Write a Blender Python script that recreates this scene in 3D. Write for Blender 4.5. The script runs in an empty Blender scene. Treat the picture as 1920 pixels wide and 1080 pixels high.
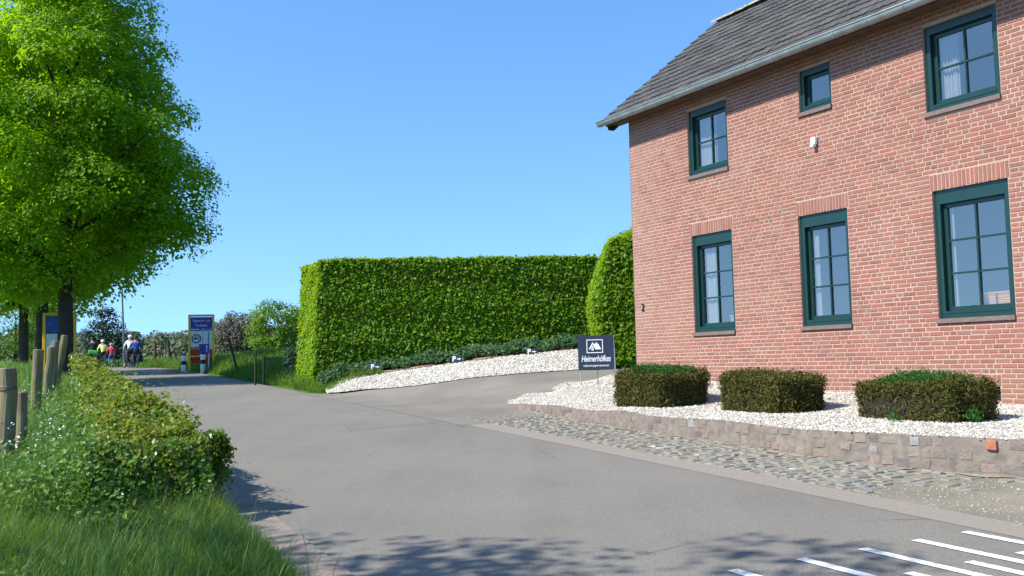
import bpy, bmesh, math, random
import numpy as np
from mathutils import Vector, Matrix

sc = bpy.context.scene
COL = sc.collection
R = math.radians
rng = np.random.default_rng(7)
random.seed(7)

# ------------------------------------------------------------------ camera
cam_d = bpy.data.cameras.new("camera")
cam_d.sensor_width = 36.0
cam_d.lens = 36.0 * 1825.5 / 1920.0
cam_d.clip_start = 0.05
cam_d.clip_end = 6000
cam = bpy.data.objects.new("camera", cam_d)
COL.objects.link(cam)
_r = Vector((0.99971839, 0.00177559, -0.02366416)).normalized()
_f = Vector((0.0, 0.99719685, 0.07482273)).normalized()
_u = _r.cross(_f).normalized()
EYE = 1.6
cam.matrix_world = Matrix(((_r.x, _u.x, -_f.x, 0), (_r.y, _u.y, -_f.y, 0), (_r.z, _u.z, -_f.z, EYE), (0, 0, 0, 1)))
sc.camera = cam
RM = np.array([_r, _u, _f])

def in_view(P, margin=0.0):
    """which points the camera frames, and their distance: only used to decide how finely pieces are split"""
    q = (np.atleast_2d(P) - np.array([0, 0, EYE])) @ RM.T
    d = np.maximum(q[:, 2], 1e-3)
    k = 1825.5 / 960
    ok = (q[:, 2] > 0.2) & (np.abs(q[:, 0] / d) * k < 1 + margin) & (np.abs(q[:, 1] / d) * k < 0.5625 + margin)
    return ok, q[:, 2]

# ------------------------------------------------------------------ world, sun
SUN_EL, SUN_ROT = 44.5, 247.0
world = bpy.data.worlds.new("World")
sc.world = world
world.use_nodes = True
wn = world.node_tree
bg = wn.nodes["Background"]
sky = wn.nodes.new("ShaderNodeTexSky")
sky.sky_type = "NISHITA"
sky.sun_disc = False
sky.sun_elevation = R(SUN_EL)
sky.sun_rotation = R(SUN_ROT)
sky.altitude = 100
sky.air_density = 1.0
sky.dust_density = 0.15
sky.ozone_density = 3.0
tcw = wn.nodes.new("ShaderNodeTexCoord"); sxyz = wn.nodes.new("ShaderNodeSeparateXYZ"); cxyz = wn.nodes.new("ShaderNodeCombineXYZ")
mxz = wn.nodes.new("ShaderNodeMath"); mxz.operation = "MAXIMUM"; mxz.inputs[1].default_value = 0.0
mad = wn.nodes.new("ShaderNodeMath"); mad.operation = "MULTIPLY_ADD"; mad.inputs[1].default_value = 0.84; mad.inputs[2].default_value = 0.16
wn.links.new(tcw.outputs["Generated"], sxyz.inputs[0]); wn.links.new(sxyz.outputs[2], mxz.inputs[0]); wn.links.new(mxz.outputs[0], mad.inputs[0])
for k_ in (0, 1): wn.links.new(sxyz.outputs[k_], cxyz.inputs[k_])
wn.links.new(mad.outputs[0], cxyz.inputs[2]); wn.links.new(cxyz.outputs[0], sky.inputs[0])
hs = wn.nodes.new("ShaderNodeHueSaturation")
hs.inputs["Hue"].default_value = 0.499
hs.inputs["Saturation"].default_value = 1.18
wn.links.new(sky.outputs[0], hs.inputs["Color"])
wn.links.new(hs.outputs[0], bg.inputs[0])
bg.inputs[1].default_value = 0.15
S = Vector((math.sin(R(SUN_ROT)) * math.cos(R(SUN_EL)), math.cos(R(SUN_ROT)) * math.cos(R(SUN_EL)), math.sin(R(SUN_EL))))
sd = bpy.data.lights.new("sun", "SUN")
sd.energy = 4.3
sd.angle = R(0.53)
sd.color = (1.0, 0.95, 0.87)
sun = bpy.data.objects.new("sun", sd)
sun.rotation_euler = S.to_track_quat("Z", "Y").to_euler()
sun.location = (-20, -10, 30)
COL.objects.link(sun)
sc.view_settings.view_transform = "Standard"
sc.view_settings.look = "None"
sc.view_settings.exposure = 0.95
sc.view_settings.gamma = 1.0
sc.view_settings.use_curve_mapping = False
sc.render.engine = "CYCLES"
sc.cycles.max_bounces = 6
sc.cycles.diffuse_bounces = 3
sc.cycles.transmission_bounces = 4
sc.cycles.transparent_max_bounces = 8

# ------------------------------------------------------------------ helpers: objects
def tag(o, label=None, cat=None, group=None, kind=None):
    if label: o["label"] = label
    if cat: o["category"] = cat
    if group: o["group"] = group
    if kind: o["kind"] = kind
    return o

def link(o, parent=None):
    COL.objects.link(o)
    if parent is not None: o.parent = parent
    return o

def empty(name, loc=(0, 0, 0), rz=0.0, parent=None):
    o = bpy.data.objects.new(name, None)
    o.empty_display_size = 0.2
    o.location = loc
    o.rotation_euler = (0, 0, rz)
    return link(o, parent)

def mesh_np(name, V, faces, mats=None, mi=None, smooth=False):
    """mesh from arrays; faces: list of (n,k) index arrays"""
    V = np.asarray(V, dtype=np.float32).reshape(-1, 3)
    faces = [np.asarray(f, dtype=np.int32) for f in faces if len(f)]
    me = bpy.data.meshes.new(name)
    nl = sum(f.size for f in faces)
    npl = sum(len(f) for f in faces)
    me.vertices.add(len(V)); me.loops.add(nl); me.polygons.add(npl)
    me.vertices.foreach_set("co", V.ravel())
    me.loops.foreach_set("vertex_index", np.concatenate([f.ravel() for f in faces]))
    ks = np.concatenate([np.full(len(f), f.shape[1], dtype=np.int32) for f in faces])
    me.polygons.foreach_set("loop_start", np.concatenate([[0], np.cumsum(ks)[:-1]]).astype(np.int32))
    if mi is not None: me.polygons.foreach_set("material_index", np.asarray(mi, dtype=np.int32))
    me.polygons.foreach_set("use_smooth", np.full(npl, bool(smooth)))
    me.update(calc_edges=True)
    for m in (mats or []): me.materials.append(m)
    return me

def obj(name, me, parent=None, mat=None, loc=None, rot=None):
    o = bpy.data.objects.new(name, me)
    if mat is not None: me.materials.append(mat)
    if loc is not None: o.location = loc
    if rot is not None: o.rotation_euler = rot
    return link(o, parent)

class MB:
    """collects shapes into one mesh"""
    def __init__(s): s.V = []; s.F = {3: [], 4: []}; s.n = 0; s.M = {3: [], 4: []}
    def add(s, V, F, m=0):
        V = np.asarray(V, float).reshape(-1, 3)
        for f in F:
            k = len(f)
            if k == 3 or k == 4:
                s.F[k].append([i + s.n for i in f]); s.M[k].append(m)
            else:
                for j in range(1, k - 1):
                    s.F[3].append([f[0] + s.n, f[j] + s.n, f[j + 1] + s.n]); s.M[3].append(m)
        s.V.append(V); s.n += len(V)
        return s
    def box(s, a, b, m=0):
        (x0, y0, z0), (x1, y1, z1) = a, b
        V = [(x0, y0, z0), (x1, y0, z0), (x1, y1, z0), (x0, y1, z0), (x0, y0, z1), (x1, y0, z1), (x1, y1, z1), (x0, y1, z1)]
        return s.add(V, [(0, 3, 2, 1), (4, 5, 6, 7), (0, 1, 5, 4), (1, 2, 6, 5), (2, 3, 7, 6), (3, 0, 4, 7)], m)
    def tube(s, pts, rad, k=8, m=0, caps=True):
        P = [Vector(p) for p in pts]
        rad = rad if hasattr(rad, "__len__") else [rad] * len(P)
        V = []; F = []
        ref = None
        for i, p in enumerate(P):
            t = (P[min(i + 1, len(P) - 1)] - P[max(i - 1, 0)]).normalized()
            if ref is None:
                ref = Vector((0, 0, 1)) if abs(t.z) < 0.9 else Vector((1, 0, 0))
            a = (ref - t * ref.dot(t)).normalized(); ref = a
            b = t.cross(a)
            for j in range(k):
                an = 2 * math.pi * j / k
                V.append(p + (a * math.cos(an) + b * math.sin(an)) * rad[i])
        for i in range(len(P) - 1):
            for j in range(k):
                F.append((i * k + j, i * k + (j + 1) % k, (i + 1) * k + (j + 1) % k, (i + 1) * k + j))
        if caps:
            F.append(tuple(range(k - 1, -1, -1))); F.append(tuple(range((len(P) - 1) * k, len(P) * k)))
        return s.add([tuple(v) for v in V], F, m)
    def torus(s, c, axis, Rr, r, n=20, k=6, m=0):
        ax = Vector(axis).normalized()
        a = ax.orthogonal().normalized(); b = ax.cross(a)
        V = []; F = []
        for i in range(n):
            t = 2 * math.pi * i / n
            d = a * math.cos(t) + b * math.sin(t)
            for j in range(k):
                q = 2 * math.pi * j / k
                V.append(tuple(Vector(c) + d * (Rr + r * math.cos(q)) + ax * r * math.sin(q)))
        for i in range(n):
            for j in range(k):
                F.append((i * k + j, ((i + 1) % n) * k + j, ((i + 1) % n) * k + (j + 1) % k, i * k + (j + 1) % k))
        return s.add(V, F, m)
    def prism(s, poly, y0, y1, m=0):
        """polygon in x,z extruded along y"""
        n = len(poly)
        V = [(x, y0, z) for x, z in poly] + [(x, y1, z) for x, z in poly]
        F = [tuple(range(n)), tuple(range(2 * n - 1, n - 1, -1))] + [(i, i + n, (i + 1) % n + n, (i + 1) % n) for i in range(n)]
        return s.add(V, F, m)
    def mesh(s, name, mats, smooth=False):
        V = np.concatenate(s.V)
        fs = [np.array(s.F[k]) for k in (3, 4) if s.F[k]]
        mi = sum([s.M[k] for k in (3, 4) if s.F[k]], [])
        return mesh_np(name, V, fs, mats if isinstance(mats, (list, tuple)) else [mats], mi, smooth)
    def build(s, name, mats, parent=None, loc=None, rot=None, smooth=False):
        return obj(name, s.mesh(name, mats, smooth), parent, None, loc, rot)

def bevel_mesh(me, w, seg=2):
    bm = bmesh.new(); bm.from_mesh(me)
    bmesh.ops.bevel(bm, geom=bm.edges[:], offset=w, segments=seg, affect="EDGES", profile=0.5)
    bm.to_mesh(me); bm.free(); return me

def replicate(tV, tF, Ms, Ts):
    """template copied by matrices Ms (n,3,3) and offsets Ts (n,3)"""
    tV = np.asarray(tV, float); n = len(Ts)
    V = np.einsum("nij,vj->nvi", Ms, tV) + Ts[:, None, :]
    out = [(np.asarray(f)[None] + (np.arange(n) * len(tV))[:, None, None]).reshape(-1, np.asarray(f).shape[1]) for f in tF]
    return V.reshape(-1, 3), out

def rand_rot(n, tilt=None):
    """random rotation matrices; with tilt: about z plus a small tilt"""
    a = rng.uniform(0, 2 * np.pi, n)
    if tilt is None:
        q = rng.normal(size=(n, 4)); q /= np.linalg.norm(q, axis=1)[:, None]
        w, x, y, z = q.T
        return np.stack([np.stack([1 - 2 * (y * y + z * z), 2 * (x * y - z * w), 2 * (x * z + y * w)], -1),
                         np.stack([2 * (x * y + z * w), 1 - 2 * (x * x + z * z), 2 * (y * z - x * w)], -1),
                         np.stack([2 * (x * z - y * w), 2 * (y * z + x * w), 1 - 2 * (x * x + y * y)], -1)], 1)
    c, s_ = np.cos(a), np.sin(a); Z = np.zeros(n); O = np.ones(n)
    A = np.stack([np.stack([c, -s_, Z], -1), np.stack([s_, c, Z], -1), np.stack([Z, Z, O], -1)], 1)
    t = rng.normal(0, tilt, n); c, s_ = np.cos(t), np.sin(t)
    B = np.stack([np.stack([O, Z, Z], -1), np.stack([Z, c, -s_], -1), np.stack([Z, s_, c], -1)], 1)
    return B @ A

# ------------------------------------------------------------------ helpers: materials
def lin(r, g, b):
    f = lambda v: (v / 255 / 12.92) if v / 255 <= 0.04045 else ((v / 255 + 0.055) / 1.055) ** 2.4
    return (f(r), f(g), f(b), 1)

class NT:
    def __init__(s, name):
        s.m = bpy.data.materials.new(name); s.m.use_nodes = True
        s.t = s.m.node_tree; s.n = s.t.nodes; s.b = s.n["Principled BSDF"]; s.out = s.n["Material Output"]
    def new(s, t, **kw):
        n = s.n.new("ShaderNode" + t)
        for k, v in kw.items(): setattr(n, k, v)
        return n
    def L(s, a, b): s.t.links.new(a, b)
    def put(s, sock, v):
        if isinstance(v, bpy.types.NodeSocket): s.L(v, sock)
        else: sock.default_value = v
    def math(s, op, a, b=0.0, clamp=False):
        n = s.new("Math", operation=op, use_clamp=clamp); s.put(n.inputs[0], a); s.put(n.inputs[1], b); return n.outputs[0]
    def mix(s, f, a, b, mode="MIX"):
        n = s.new("Mix", data_type="RGBA", blend_type=mode)
        s.put(n.inputs[0], f); s.put(n.inputs[6], a); s.put(n.inputs[7], b); return n.outputs[2]
    def pos(s): return s.new("NewGeometry").outputs["Position"]
    def objc(s): return s.new("TexCoord").outputs["Object"]
    def noise(s, scale, detail=4, rough=0.55, vec=None, dist=0.0):
        n = s.new("TexNoise"); n.inputs["Scale"].default_value = scale; n.inputs["Detail"].default_value = detail
        n.inputs["Roughness"].default_value = rough; n.inputs["Distortion"].default_value = dist
        s.L(vec if vec is not None else s.pos(), n.inputs["Vector"]); return n.outputs[0]
    def voro(s, scale, vec=None, feature="F1", out=0, rnd=1.0):
        n = s.new("TexVoronoi", feature=feature); n.inputs["Scale"].default_value = scale; n.inputs["Randomness"].default_value = rnd
        s.L(vec if vec is not None else s.pos(), n.inputs["Vector"]); return n.outputs[out]
    def ramp(s, f, stops, interp="LINEAR"):
        n = s.new("ValToRGB"); s.put(n.inputs[0], f); e = n.color_ramp.elements; n.color_ramp.interpolation = interp
        while len(e) < len(stops): e.new(0.5)
        for i, (p, c) in enumerate(stops):
            e[i].position = p; e[i].color = c if hasattr(c, "__len__") else (c, c, c, 1)
        return n.outputs[0]
    def rnd(s):
        """a random value per piece, whether pieces are objects or islands of one mesh"""
        g = s.new("NewGeometry"); o = s.new("ObjectInfo")
        return s.math("FRACT", s.math("ADD", g.outputs["Random Per Island"], o.outputs["Random"]))
    def bump(s, h, strength=0.3, dist=0.01):
        n = s.new("Bump"); n.inputs["Strength"].default_value = strength; n.inputs["Distance"].default_value = dist
        s.L(h, n.inputs["Height"]); s.L(n.outputs[0], s.b.inputs["Normal"])
    def base(s, c, rough=0.8, metal=0.0, spec=0.4):
        s.put(s.b.inputs["Base Color"], c); s.put(s.b.inputs["Roughness"], rough); s.b.inputs["Metallic"].default_value = metal
        s.b.inputs["Specular IOR Level"].default_value = spec; return s

def plain(name, c, rough=0.6, metal=0.0, spec=0.4, var=0.12, sc_=6.0):
    t = NT(name)
    n = t.noise(sc_, 4)
    c = tuple(c[:3]) + (1,)
    dark = tuple(v * (1 - var) for v in c[:3]) + (1,)
    lite = tuple(min(1, v * (1 + var)) for v in c[:3]) + (1,)
    t.base(t.ramp(n, [(0.3, dark), (0.7, lite)]), rough, metal, spec)
    return t.m

def leaf_mat(name, cols, trans=(0.16, 0.26, 0.02, 1), tf=0.35, rough=0.5, spec=0.35, patch=None, pscale=1.5):
    t = NT(name)
    col = t.ramp(t.rnd(), [(i / (len(cols) - 1), c if len(c) == 4 else tuple(c) + (1,)) for i, c in enumerate(cols)])
    if patch is not None:
        nz = t.ramp(t.noise(pscale, 3), [(0.42, 0.0), (0.62, 1.0)])
        col = t.mix(t.math("MULTIPLY", nz, 0.75), col, tuple(patch) + (1,))
    t.base(col, rough, 0, spec)
    tr = t.new("BsdfTranslucent")
    t.L(t.mix(0.35, trans, col), tr.inputs[0])
    mx = t.new("MixShader"); mx.inputs[0].default_value = tf
    t.L(t.b.outputs[0], mx.inputs[1]); t.L(tr.outputs[0], mx.inputs[2]); t.L(mx.outputs[0], t.out.inputs[0])
    return t.m

# ------------------------------------------------------------------ terrain height
TH = R(26.0)
rv = np.array([-math.sin(TH), math.cos(TH)])      # along the road
mv = np.array([math.cos(TH), math.sin(TH)])       # across it, to the house side
def bend(s): return 0.010 * np.maximum(np.asarray(s, float) - 50, 0) ** 2
def st(s, t):
    s = np.asarray(s, float); t = np.asarray(t, float) - bend(s)
    return s * rv[0] + t * mv[0], s * rv[1] + t * mv[1]

def prof(y):
    y = np.asarray(y, float)
    a = 0.0385 * y - 0.00013 * y * y
    far = 0.0385 * 55 - 0.00013 * 55 * 55
    return np.where(y < 0, 0.03 * y, np.where(y < 55, a, far + (0.0188) * np.minimum(y - 55, 160) + 0.002 * np.maximum(y - 215, 0)))

CP = []
for s_ in np.arange(-14, 76, 4.0):
    for t_ in (1.8, 4.0, 6.4):
        x, y = st(s_, t_); CP.append((x, y, 0.0))
for t_, s_, v in [(.4, 2, .03), (.4, 12, .06), (.4, 22, .12), (.4, 30, .16), (.4, 44, .22), (-1.5, 8, .1), (-1.5, 16, .22), (-1.5, 24, .34), (-1.5, 34, .48),
                  (-6, 2, .2), (-6, 8, .28), (-6, 14, .4), (-6, 22, .52), (-6, 34, .66), (-6, 48, .5), (-14, 0, .5), (-14, 15, .6), (-14, 30, .75), (-14, 45, .7), (-25, 10, .7), (-25, 35, .8),
                  (7.6, 28, .32), (7.6, 36, .36), (7.4, 44, .36), (7.4, 52, .3), (10, 34, .5), (10, 46, .5), (14, 34, .7), (20, 40, .6), (9, 64, .1), (20, 60, .3),
                  (8.4, 4, .0), (8.4, 8, .0), (8.4, 12, .0), (8.2, 16, .05), (12, 2, .1), (16, 0, .1)]:
    x, y = st(s_, t_); CP.append((x, y, v))
for x, y, z in [(-4.3, 24.5, 1.0), (-1.42, 23.5, 1.19), (1.5, 24, 1.36), (-3.8, 26.5, 1.35), (-1.45, 26.5, 1.6), (.58, 26.5, 1.79), (1.7, 26.5, 1.86), (-5.27, 26.2, 1.2),
                (1.32, 21, 1.14), (-.16, 19.6, .82), (-2, 22.6, .86), (2.6, 20.6, 1.2), (6.7, 13.5, .7), (-5.6, 28.3, 1.42), (-2, 28.3, 1.78), (2.6, 29, 2.1), (4, 24, 1.5),
                (8, 30, 2.3), (9, 20, 1.4), (12, 12, .8), (.4, 20.2, .95), (2.2, 22, 1.28)]:
    CP.append((x, y, z - float(prof(y))))
CP = np.array(CP)
_cx, _cy, _cv = CP.T
_D = np.hypot(_cx[:, None] - _cx, _cy[:, None] - _cy)
_K = np.where(_D > 0, _D ** 2 * np.log(np.maximum(_D, 1e-9)), 0) + np.eye(len(CP)) * 0.15
_A = np.zeros((len(CP) + 3, len(CP) + 3)); _A[:-3, :-3] = _K
_Q = np.stack([np.ones(len(CP)), _cx, _cy], 1); _A[:-3, -3:] = _Q; _A[-3:, :-3] = _Q.T
_W = np.linalg.solve(_A, np.concatenate([_cv, [0, 0, 0]]))

def zt(x, y):
    x, y = np.broadcast_arrays(np.asarray(x, float), np.asarray(y, float)); sh = x.shape
    x = x.ravel(); y = y.ravel(); out = np.empty(len(x))
    for i in range(0, len(x), 20000):
        a, b = x[i:i + 20000], y[i:i + 20000]
        d2 = (a[:, None] - _cx) ** 2 + (b[:, None] - _cy) ** 2
        k = 0.5 * d2 * np.log(np.maximum(d2, 1e-12))
        r = k @ _W[:-3] + _W[-3] + _W[-2] * a + _W[-1] * b
        w = 1 - np.clip((np.hypot(a + 8, b - 24) - 38) / 30, 0, 1)
        s_r = a * rv[0] + b * rv[1]; t_r = a * mv[0] + b * mv[1] + bend(s_r)
        q = np.clip(np.maximum(1.6 - t_r, t_r - 6.45) / 1.1, 0, 1); q = q * q * (3 - 2 * q)
        out[i:i + 20000] = prof(b) + np.clip(r, -0.3, 1.2) * q * w * w * (3 - 2 * w)
    return out.reshape(sh)

def zt1(x, y): return float(zt(np.array([x]), np.array([y]))[0])

def resample(pts, n):
    P = np.asarray(pts, float); d = np.concatenate([[0], np.cumsum(np.linalg.norm(np.diff(P, axis=0), axis=1))])
    q = np.linspace(0, d[-1], n)
    return np.stack([np.interp(q, d, P[:, k]) for k in range(P.shape[1])], 1)

def sheet(name, A, B, nu, nv, off, mat, kind="structure", zf=None, parent=None, amp=0.0):
    a, b = resample(A, nu), resample(B, nu)
    w = np.linspace(0, 1, nv)[None, :, None]
    P = a[:, None, :2] * (1 - w) + b[:, None, :2] * w
    x, y = P[..., 0], P[..., 1]
    z = (zf or zt)(x, y) + off
    if amp: z = z + rng.normal(0, amp, z.shape)
    V = np.stack([x, y, z], -1).reshape(-1, 3)
    i = np.arange(nu - 1)[:, None] * nv + np.arange(nv - 1)[None]
    F = np.stack([i, i + nv, i + nv + 1, i + 1], -1).reshape(-1, 4)
    e1 = V[F[0][1]] - V[F[0][0]]; e2 = V[F[0][3]] - V[F[0][0]]
    if np.cross(e1, e2)[2] < 0: F = F[:, ::-1]
    o = obj(name, mesh_np(name, V, [F], [mat], smooth=True), parent)
    if kind: o["kind"] = kind
    return o

def st_line(t, s0, s1, n=60):
    s = np.linspace(s0, s1, n); x, y = st(s, np.full(n, t)); return np.stack([x, y], 1)

# ------------------------------------------------------------------ materials of the ground
t = NT("meadow_earth")
n1 = t.noise(0.35, 5); n2 = t.noise(9, 4)
c = t.ramp(n1, [(0.3, (0.05, 0.11, 0.016, 1)), (0.7, (0.09, 0.16, 0.026, 1))])
t.base(t.mix(t.math("MULTIPLY", n2, 0.4), c, (0.05, 0.055, 0.02, 1)), 0.95, 0, 0.1); t.bump(n2, 0.6, 0.05)
M_meadow = t.m

t = NT("asphalt")
big = t.noise(0.55, 4, 0.6); fine = t.noise(95, 3, 0.6); vor = t.voro(46)
tex = t.new("Mapping"); t.L(t.pos(), tex.inputs[0]); tex.inputs["Rotation"].default_value = (0, 0, -TH); tex.inputs["Scale"].default_value = (1.6, 0.06, 1)
streak = t.noise(1.0, 3, 0.5, tex.outputs[0])
c = t.ramp(big, [(0.3, lin(115, 111, 102)), (0.7, lin(131, 126, 115))])
c = t.mix(t.ramp(streak, [(0.42, 0.0), (0.62, 0.5)]), c, lin(132, 127, 117))
c = t.mix(t.ramp(fine, [(0.35, 0.6), (0.6, 0.0)]), c, lin(74, 73, 70))
c = t.mix(t.ramp(vor, [(0.0, 0.9), (0.2, 0.0)]), c, lin(176, 170, 158))
c = t.mix(t.ramp(t.noise(1.7, 5, 0.65), [(0.6, 0.0), (0.72, 0.35)]), c, lin(96, 93, 88))
cr = t.voro(.55, feature="DISTANCE_TO_EDGE", vec=t.mix(.12, t.pos(), t.new("TexNoise").outputs[1]))
c = t.mix(t.math("MULTIPLY", t.ramp(cr, [(0.0, 1.0), (0.006, 0.0)]), t.ramp(t.noise(.4, 3), [(.52, 0.0), (.62, .7)])), c, lin(60, 59, 57))
t.base(c, 0.85, 0, 0.3); t.bump(fine, 0.6, 0.008)
M_asphalt = t.m

t = NT("drive_asphalt")
big = t.noise(0.8, 4, 0.6); fine = t.noise(80, 3, 0.6)
c = t.ramp(big, [(0.3, lin(112, 107, 98)), (0.7, lin(132, 126, 114))])
c = t.mix(t.ramp(fine, [(0.35, 0.35), (0.6, 0.0)]), c, lin(92, 90, 88))
t.base(c, 0.9, 0, 0.25); t.bump(fine, 0.4, 0.006)
M_drive = t.m

t = NT("gutter_paving")
fine = t.noise(60, 4); big = t.noise(2.5, 5)
c = t.ramp(big, [(0.3, lin(128, 117, 108)), (0.7, lin(152, 140, 129))])
c = t.mix(t.ramp(fine, [(0.4, 0.5), (0.6, 0.0)]), c, lin(92, 86, 82))
t.base(c, 0.9, 0, 0.2); t.bump(fine, 0.5, 0.006)
M_gutterpave = t.m

t = NT("sandy_grit")
fine = t.noise(70, 4); big = t.noise(1.3, 5); vor = t.voro(55)
c = t.ramp(big, [(0.3, lin(118, 112, 98)), (0.7, lin(144, 136, 118))])
c = t.mix(t.ramp(fine, [(0.4, 0.5), (0.6, 0.0)]), c, lin(98, 94, 86))
c = t.mix(t.ramp(vor, [(0.0, 0.7), (0.25, 0.0)]), c, lin(176, 168, 152))
t.base(c, 0.95, 0, 0.15); t.bump(fine, 0.6, 0.01)
M_grit = t.m

t = NT("white_gravel_bed")
vor = t.voro(32, out=1); dist = t.voro(32)
hsv = t.new("SeparateColor"); t.L(vor, hsv.inputs[0])
c = t.ramp(hsv.outputs[0], [(0.0, (0.22, 0.19, 0.15, 1)), (0.2, (0.34, 0.31, 0.26, 1)), (1.0, (0.43, 0.405, 0.35, 1))])
c = t.mix(t.ramp(dist, [(0.35, 0.0), (0.8, 0.45)]), c, (0.3, 0.27, 0.23, 1))
t.base(c, 0.9, 0, 0.2); t.bump(dist, 0.8, -0.02)
M_gravelbed = t.m

t = NT("white_pebble")
c = t.ramp(t.rnd(), [(0.0, (0.17, 0.135, 0.095, 1)), (0.14, (0.35, 0.31, 0.245, 1)), (0.38, (0.50, 0.465, 0.395, 1)), (1.0, (0.66, 0.63, 0.555, 1))])
t.base(c, 0.8, 0, 0.25); M_pebble = t.m

M_wstone_edge = plain("bed_edge", lin(120, 110, 100), 0.95, var=.3, sc_=8)
M_edge = plain("pinkish_road_edge", lin(132, 124, 113), 0.9, var=.16, sc_=40)
M_tan = plain("tan_sand", lin(140, 129, 108), 0.95, var=.25, sc_=16)
M_soil = plain("dark_soil", (0.05, 0.035, 0.022), 0.95, var=0.4, sc_=18)
M_sand = plain("reddish_sand", (0.33, 0.2, 0.12), 0.95, var=0.25, sc_=14)
t = NT("road_paint")
c = t.mix(t.ramp(t.noise(28, 5, 0.65), [(0.5, 0.0), (0.68, 0.75)]), (0.74, 0.73, 0.69, 1), lin(125, 123, 118))
t.base(c, 0.7, 0, 0.3); M_paint = t.m

# ------------------------------------------------------------------ the ground and the road
def axis(lo, hi, step, far, k=1.35):
    a = list(np.arange(lo, hi + step, step)); d = step
    while a[-1] < far: d *= k; a.append(a[-1] + d)
    d = step; b = [lo]
    while b[-1] > -far: d *= k; b.append(b[-1] - d)
    return np.array(b[:0:-1] + a)
gx, gy = axis(-42, 26, 0.6, 3000), axis(-14, 78, 0.6, 3000)
X, Y = np.meshgrid(gx, gy, indexing="ij")
Z = zt(X, Y) - 0.05
i = np.arange(len(gx) - 1)[:, None] * len(gy) + np.arange(len(gy) - 1)[None]
F = np.stack([i, i + len(gy), i + len(gy) + 1, i + 1], -1).reshape(-1, 4)
g = obj("ground", mesh_np("ground", np.stack([X, Y, Z], -1).reshape(-1, 3), [F], [M_meadow], smooth=True))
g["kind"] = "structure"

RL, RR = 1.84, 6.3
sheet("road", st_line(RL, -14, 84, 160), st_line(RR, -14, 84, 160), 160, 10, 0.0, M_asphalt)
sheet("road_gutter", st_line(1.36, -14, 34, 90), st_line(RL, -14, 34, 90), 90, 4, 0.012, M_gutterpave)
sheet("road_edge_strip", st_line(RR - .02, -6, 16.2, 120), st_line(RR + 0.38, -6, 16.2, 120), 120, 5, 0.003, M_edge)
# drive, parking bay of white gravel, apron
A_dr = [st(14.6, RR - .12), (.35, 17.0), (.3, 18.2), (.4, 19.3), (.7, 19.9), (1.45, 20.55), (2.3, 20.95), (3.4, 21.5), (5.2, 22.5), (7.2, 23.7)]
B_dr = [st(25.3, RR - .15), (-4.3, 24.35), (-3.2, 23.75), (-1.42, 23.4), (-.2, 23.45), (.8, 23.65), (1.5, 23.75), (2.1, 23.3), (3.0, 23.05), (4.2, 23.2), (5.4, 24.4), (6.6, 25.2)]
sheet("drive", A_dr, B_dr, 90, 40, 0.005, M_drive)
IV = [(-5.0, 25.75), (-3.8, 26.3), (-1.45, 26.35), (.58, 26.4), (2.0, 26.5)]
GB = [(-4.75, 24.85), (-3.2, 23.75), (-1.42, 23.4), (-.2, 23.45), (.8, 23.65), (1.5, 23.75), (2.05, 23.7)]
sheet("gravel_parking", GB, IV, 50, 20, 0.022, M_gravelbed)
sheet("soil_strip", IV + [(3.2, 26.5)], [(-5.6, 28.6), (3.4, 29.4)], 40, 10, 0.02, M_soil)
WALL_B = np.array([(10.5, 4.3), (8.0, 6.5), (6.2, 8.25), (5.0, 9.4), (4.14, 10.2), (3.38, 11.4), (2.2, 13.9), (1.2, 15.7), (.385, 17.6), (-.15, 18.5)])
WALL_Z = np.array([.70, .71, .72, .725, .735, .725, .75, .785, .81, .80])
apA = [st(-6, RR + .36), st(15.9, RR + .36)]
sheet("apron", apA, [(12.5, 3.0), (8.0, 6.5), (6.2, 8.25), (5.0, 9.4), (4.14, 10.2), (3.38, 11.4), (2.2, 13.9), (1.2, 15.7), (.2, 17.8)], 80, 14, -0.006, M_grit, amp=0.003)

# gravel bed in front of the house: its own surface above the retaining wall
BEDC = [(x, y, z) for (x, y), z in zip(WALL_B, WALL_Z)] + [(-.1, 19.3, .84), (.3, 19.95, .93), (1.3, 20.75, 1.13), (1.9, 21.7, 1.26), (2.6, 20.6, 1.31), (2.2, 21.6, 1.29), (1.6, 19.2, 1.09),
        (4.0, 18.2, 1.12), (5.4, 15.8, .97), (6.7, 13.5, .84), (8.0, 11.3, .78), (10, 7.8, .74), (2.2, 15.4, .82), (3.6, 13.8, .78), (5.1, 11.7, .755), (3.0, 17.2, 1.02)]
_bc = np.array(BEDC)
def zbed(x, y):
    x, y = np.broadcast_arrays(np.asarray(x, float), np.asarray(y, float))
    d2 = (x[..., None] - _bc[:, 0]) ** 2 + (y[..., None] - _bc[:, 1]) ** 2 + 0.02
    w = d2 ** -1.6
    return (w * _bc[:, 2]).sum(-1) / w.sum(-1)
U2 = np.array([-0.5004, 0.8658]); N2 = np.array([-0.8658, -0.5004])
U2 = np.array([-math.sin(0.52405926), math.cos(0.52405926)]); N2 = np.array([-math.cos(0.52405926), -math.sin(0.52405926)])
DW = 12.56888
def hw(u, o): return u * U2 + (o - DW) * N2
front = [tuple(hw(4.0, 0.02)), tuple(hw(8.0, .02)), tuple(hw(12, .02)), tuple(hw(16.5, .02)), (2.45, 20.9)]
bedA = [tuple(p) for p in WALL_B] + [(-.12, 19.1), (.22, 19.9), (1.2, 20.6), (1.8, 20.95)]
sheet("gravel_bed", bedA, front, 110, 24, 0.0, M_gravelbed, zf=zbed)

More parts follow.
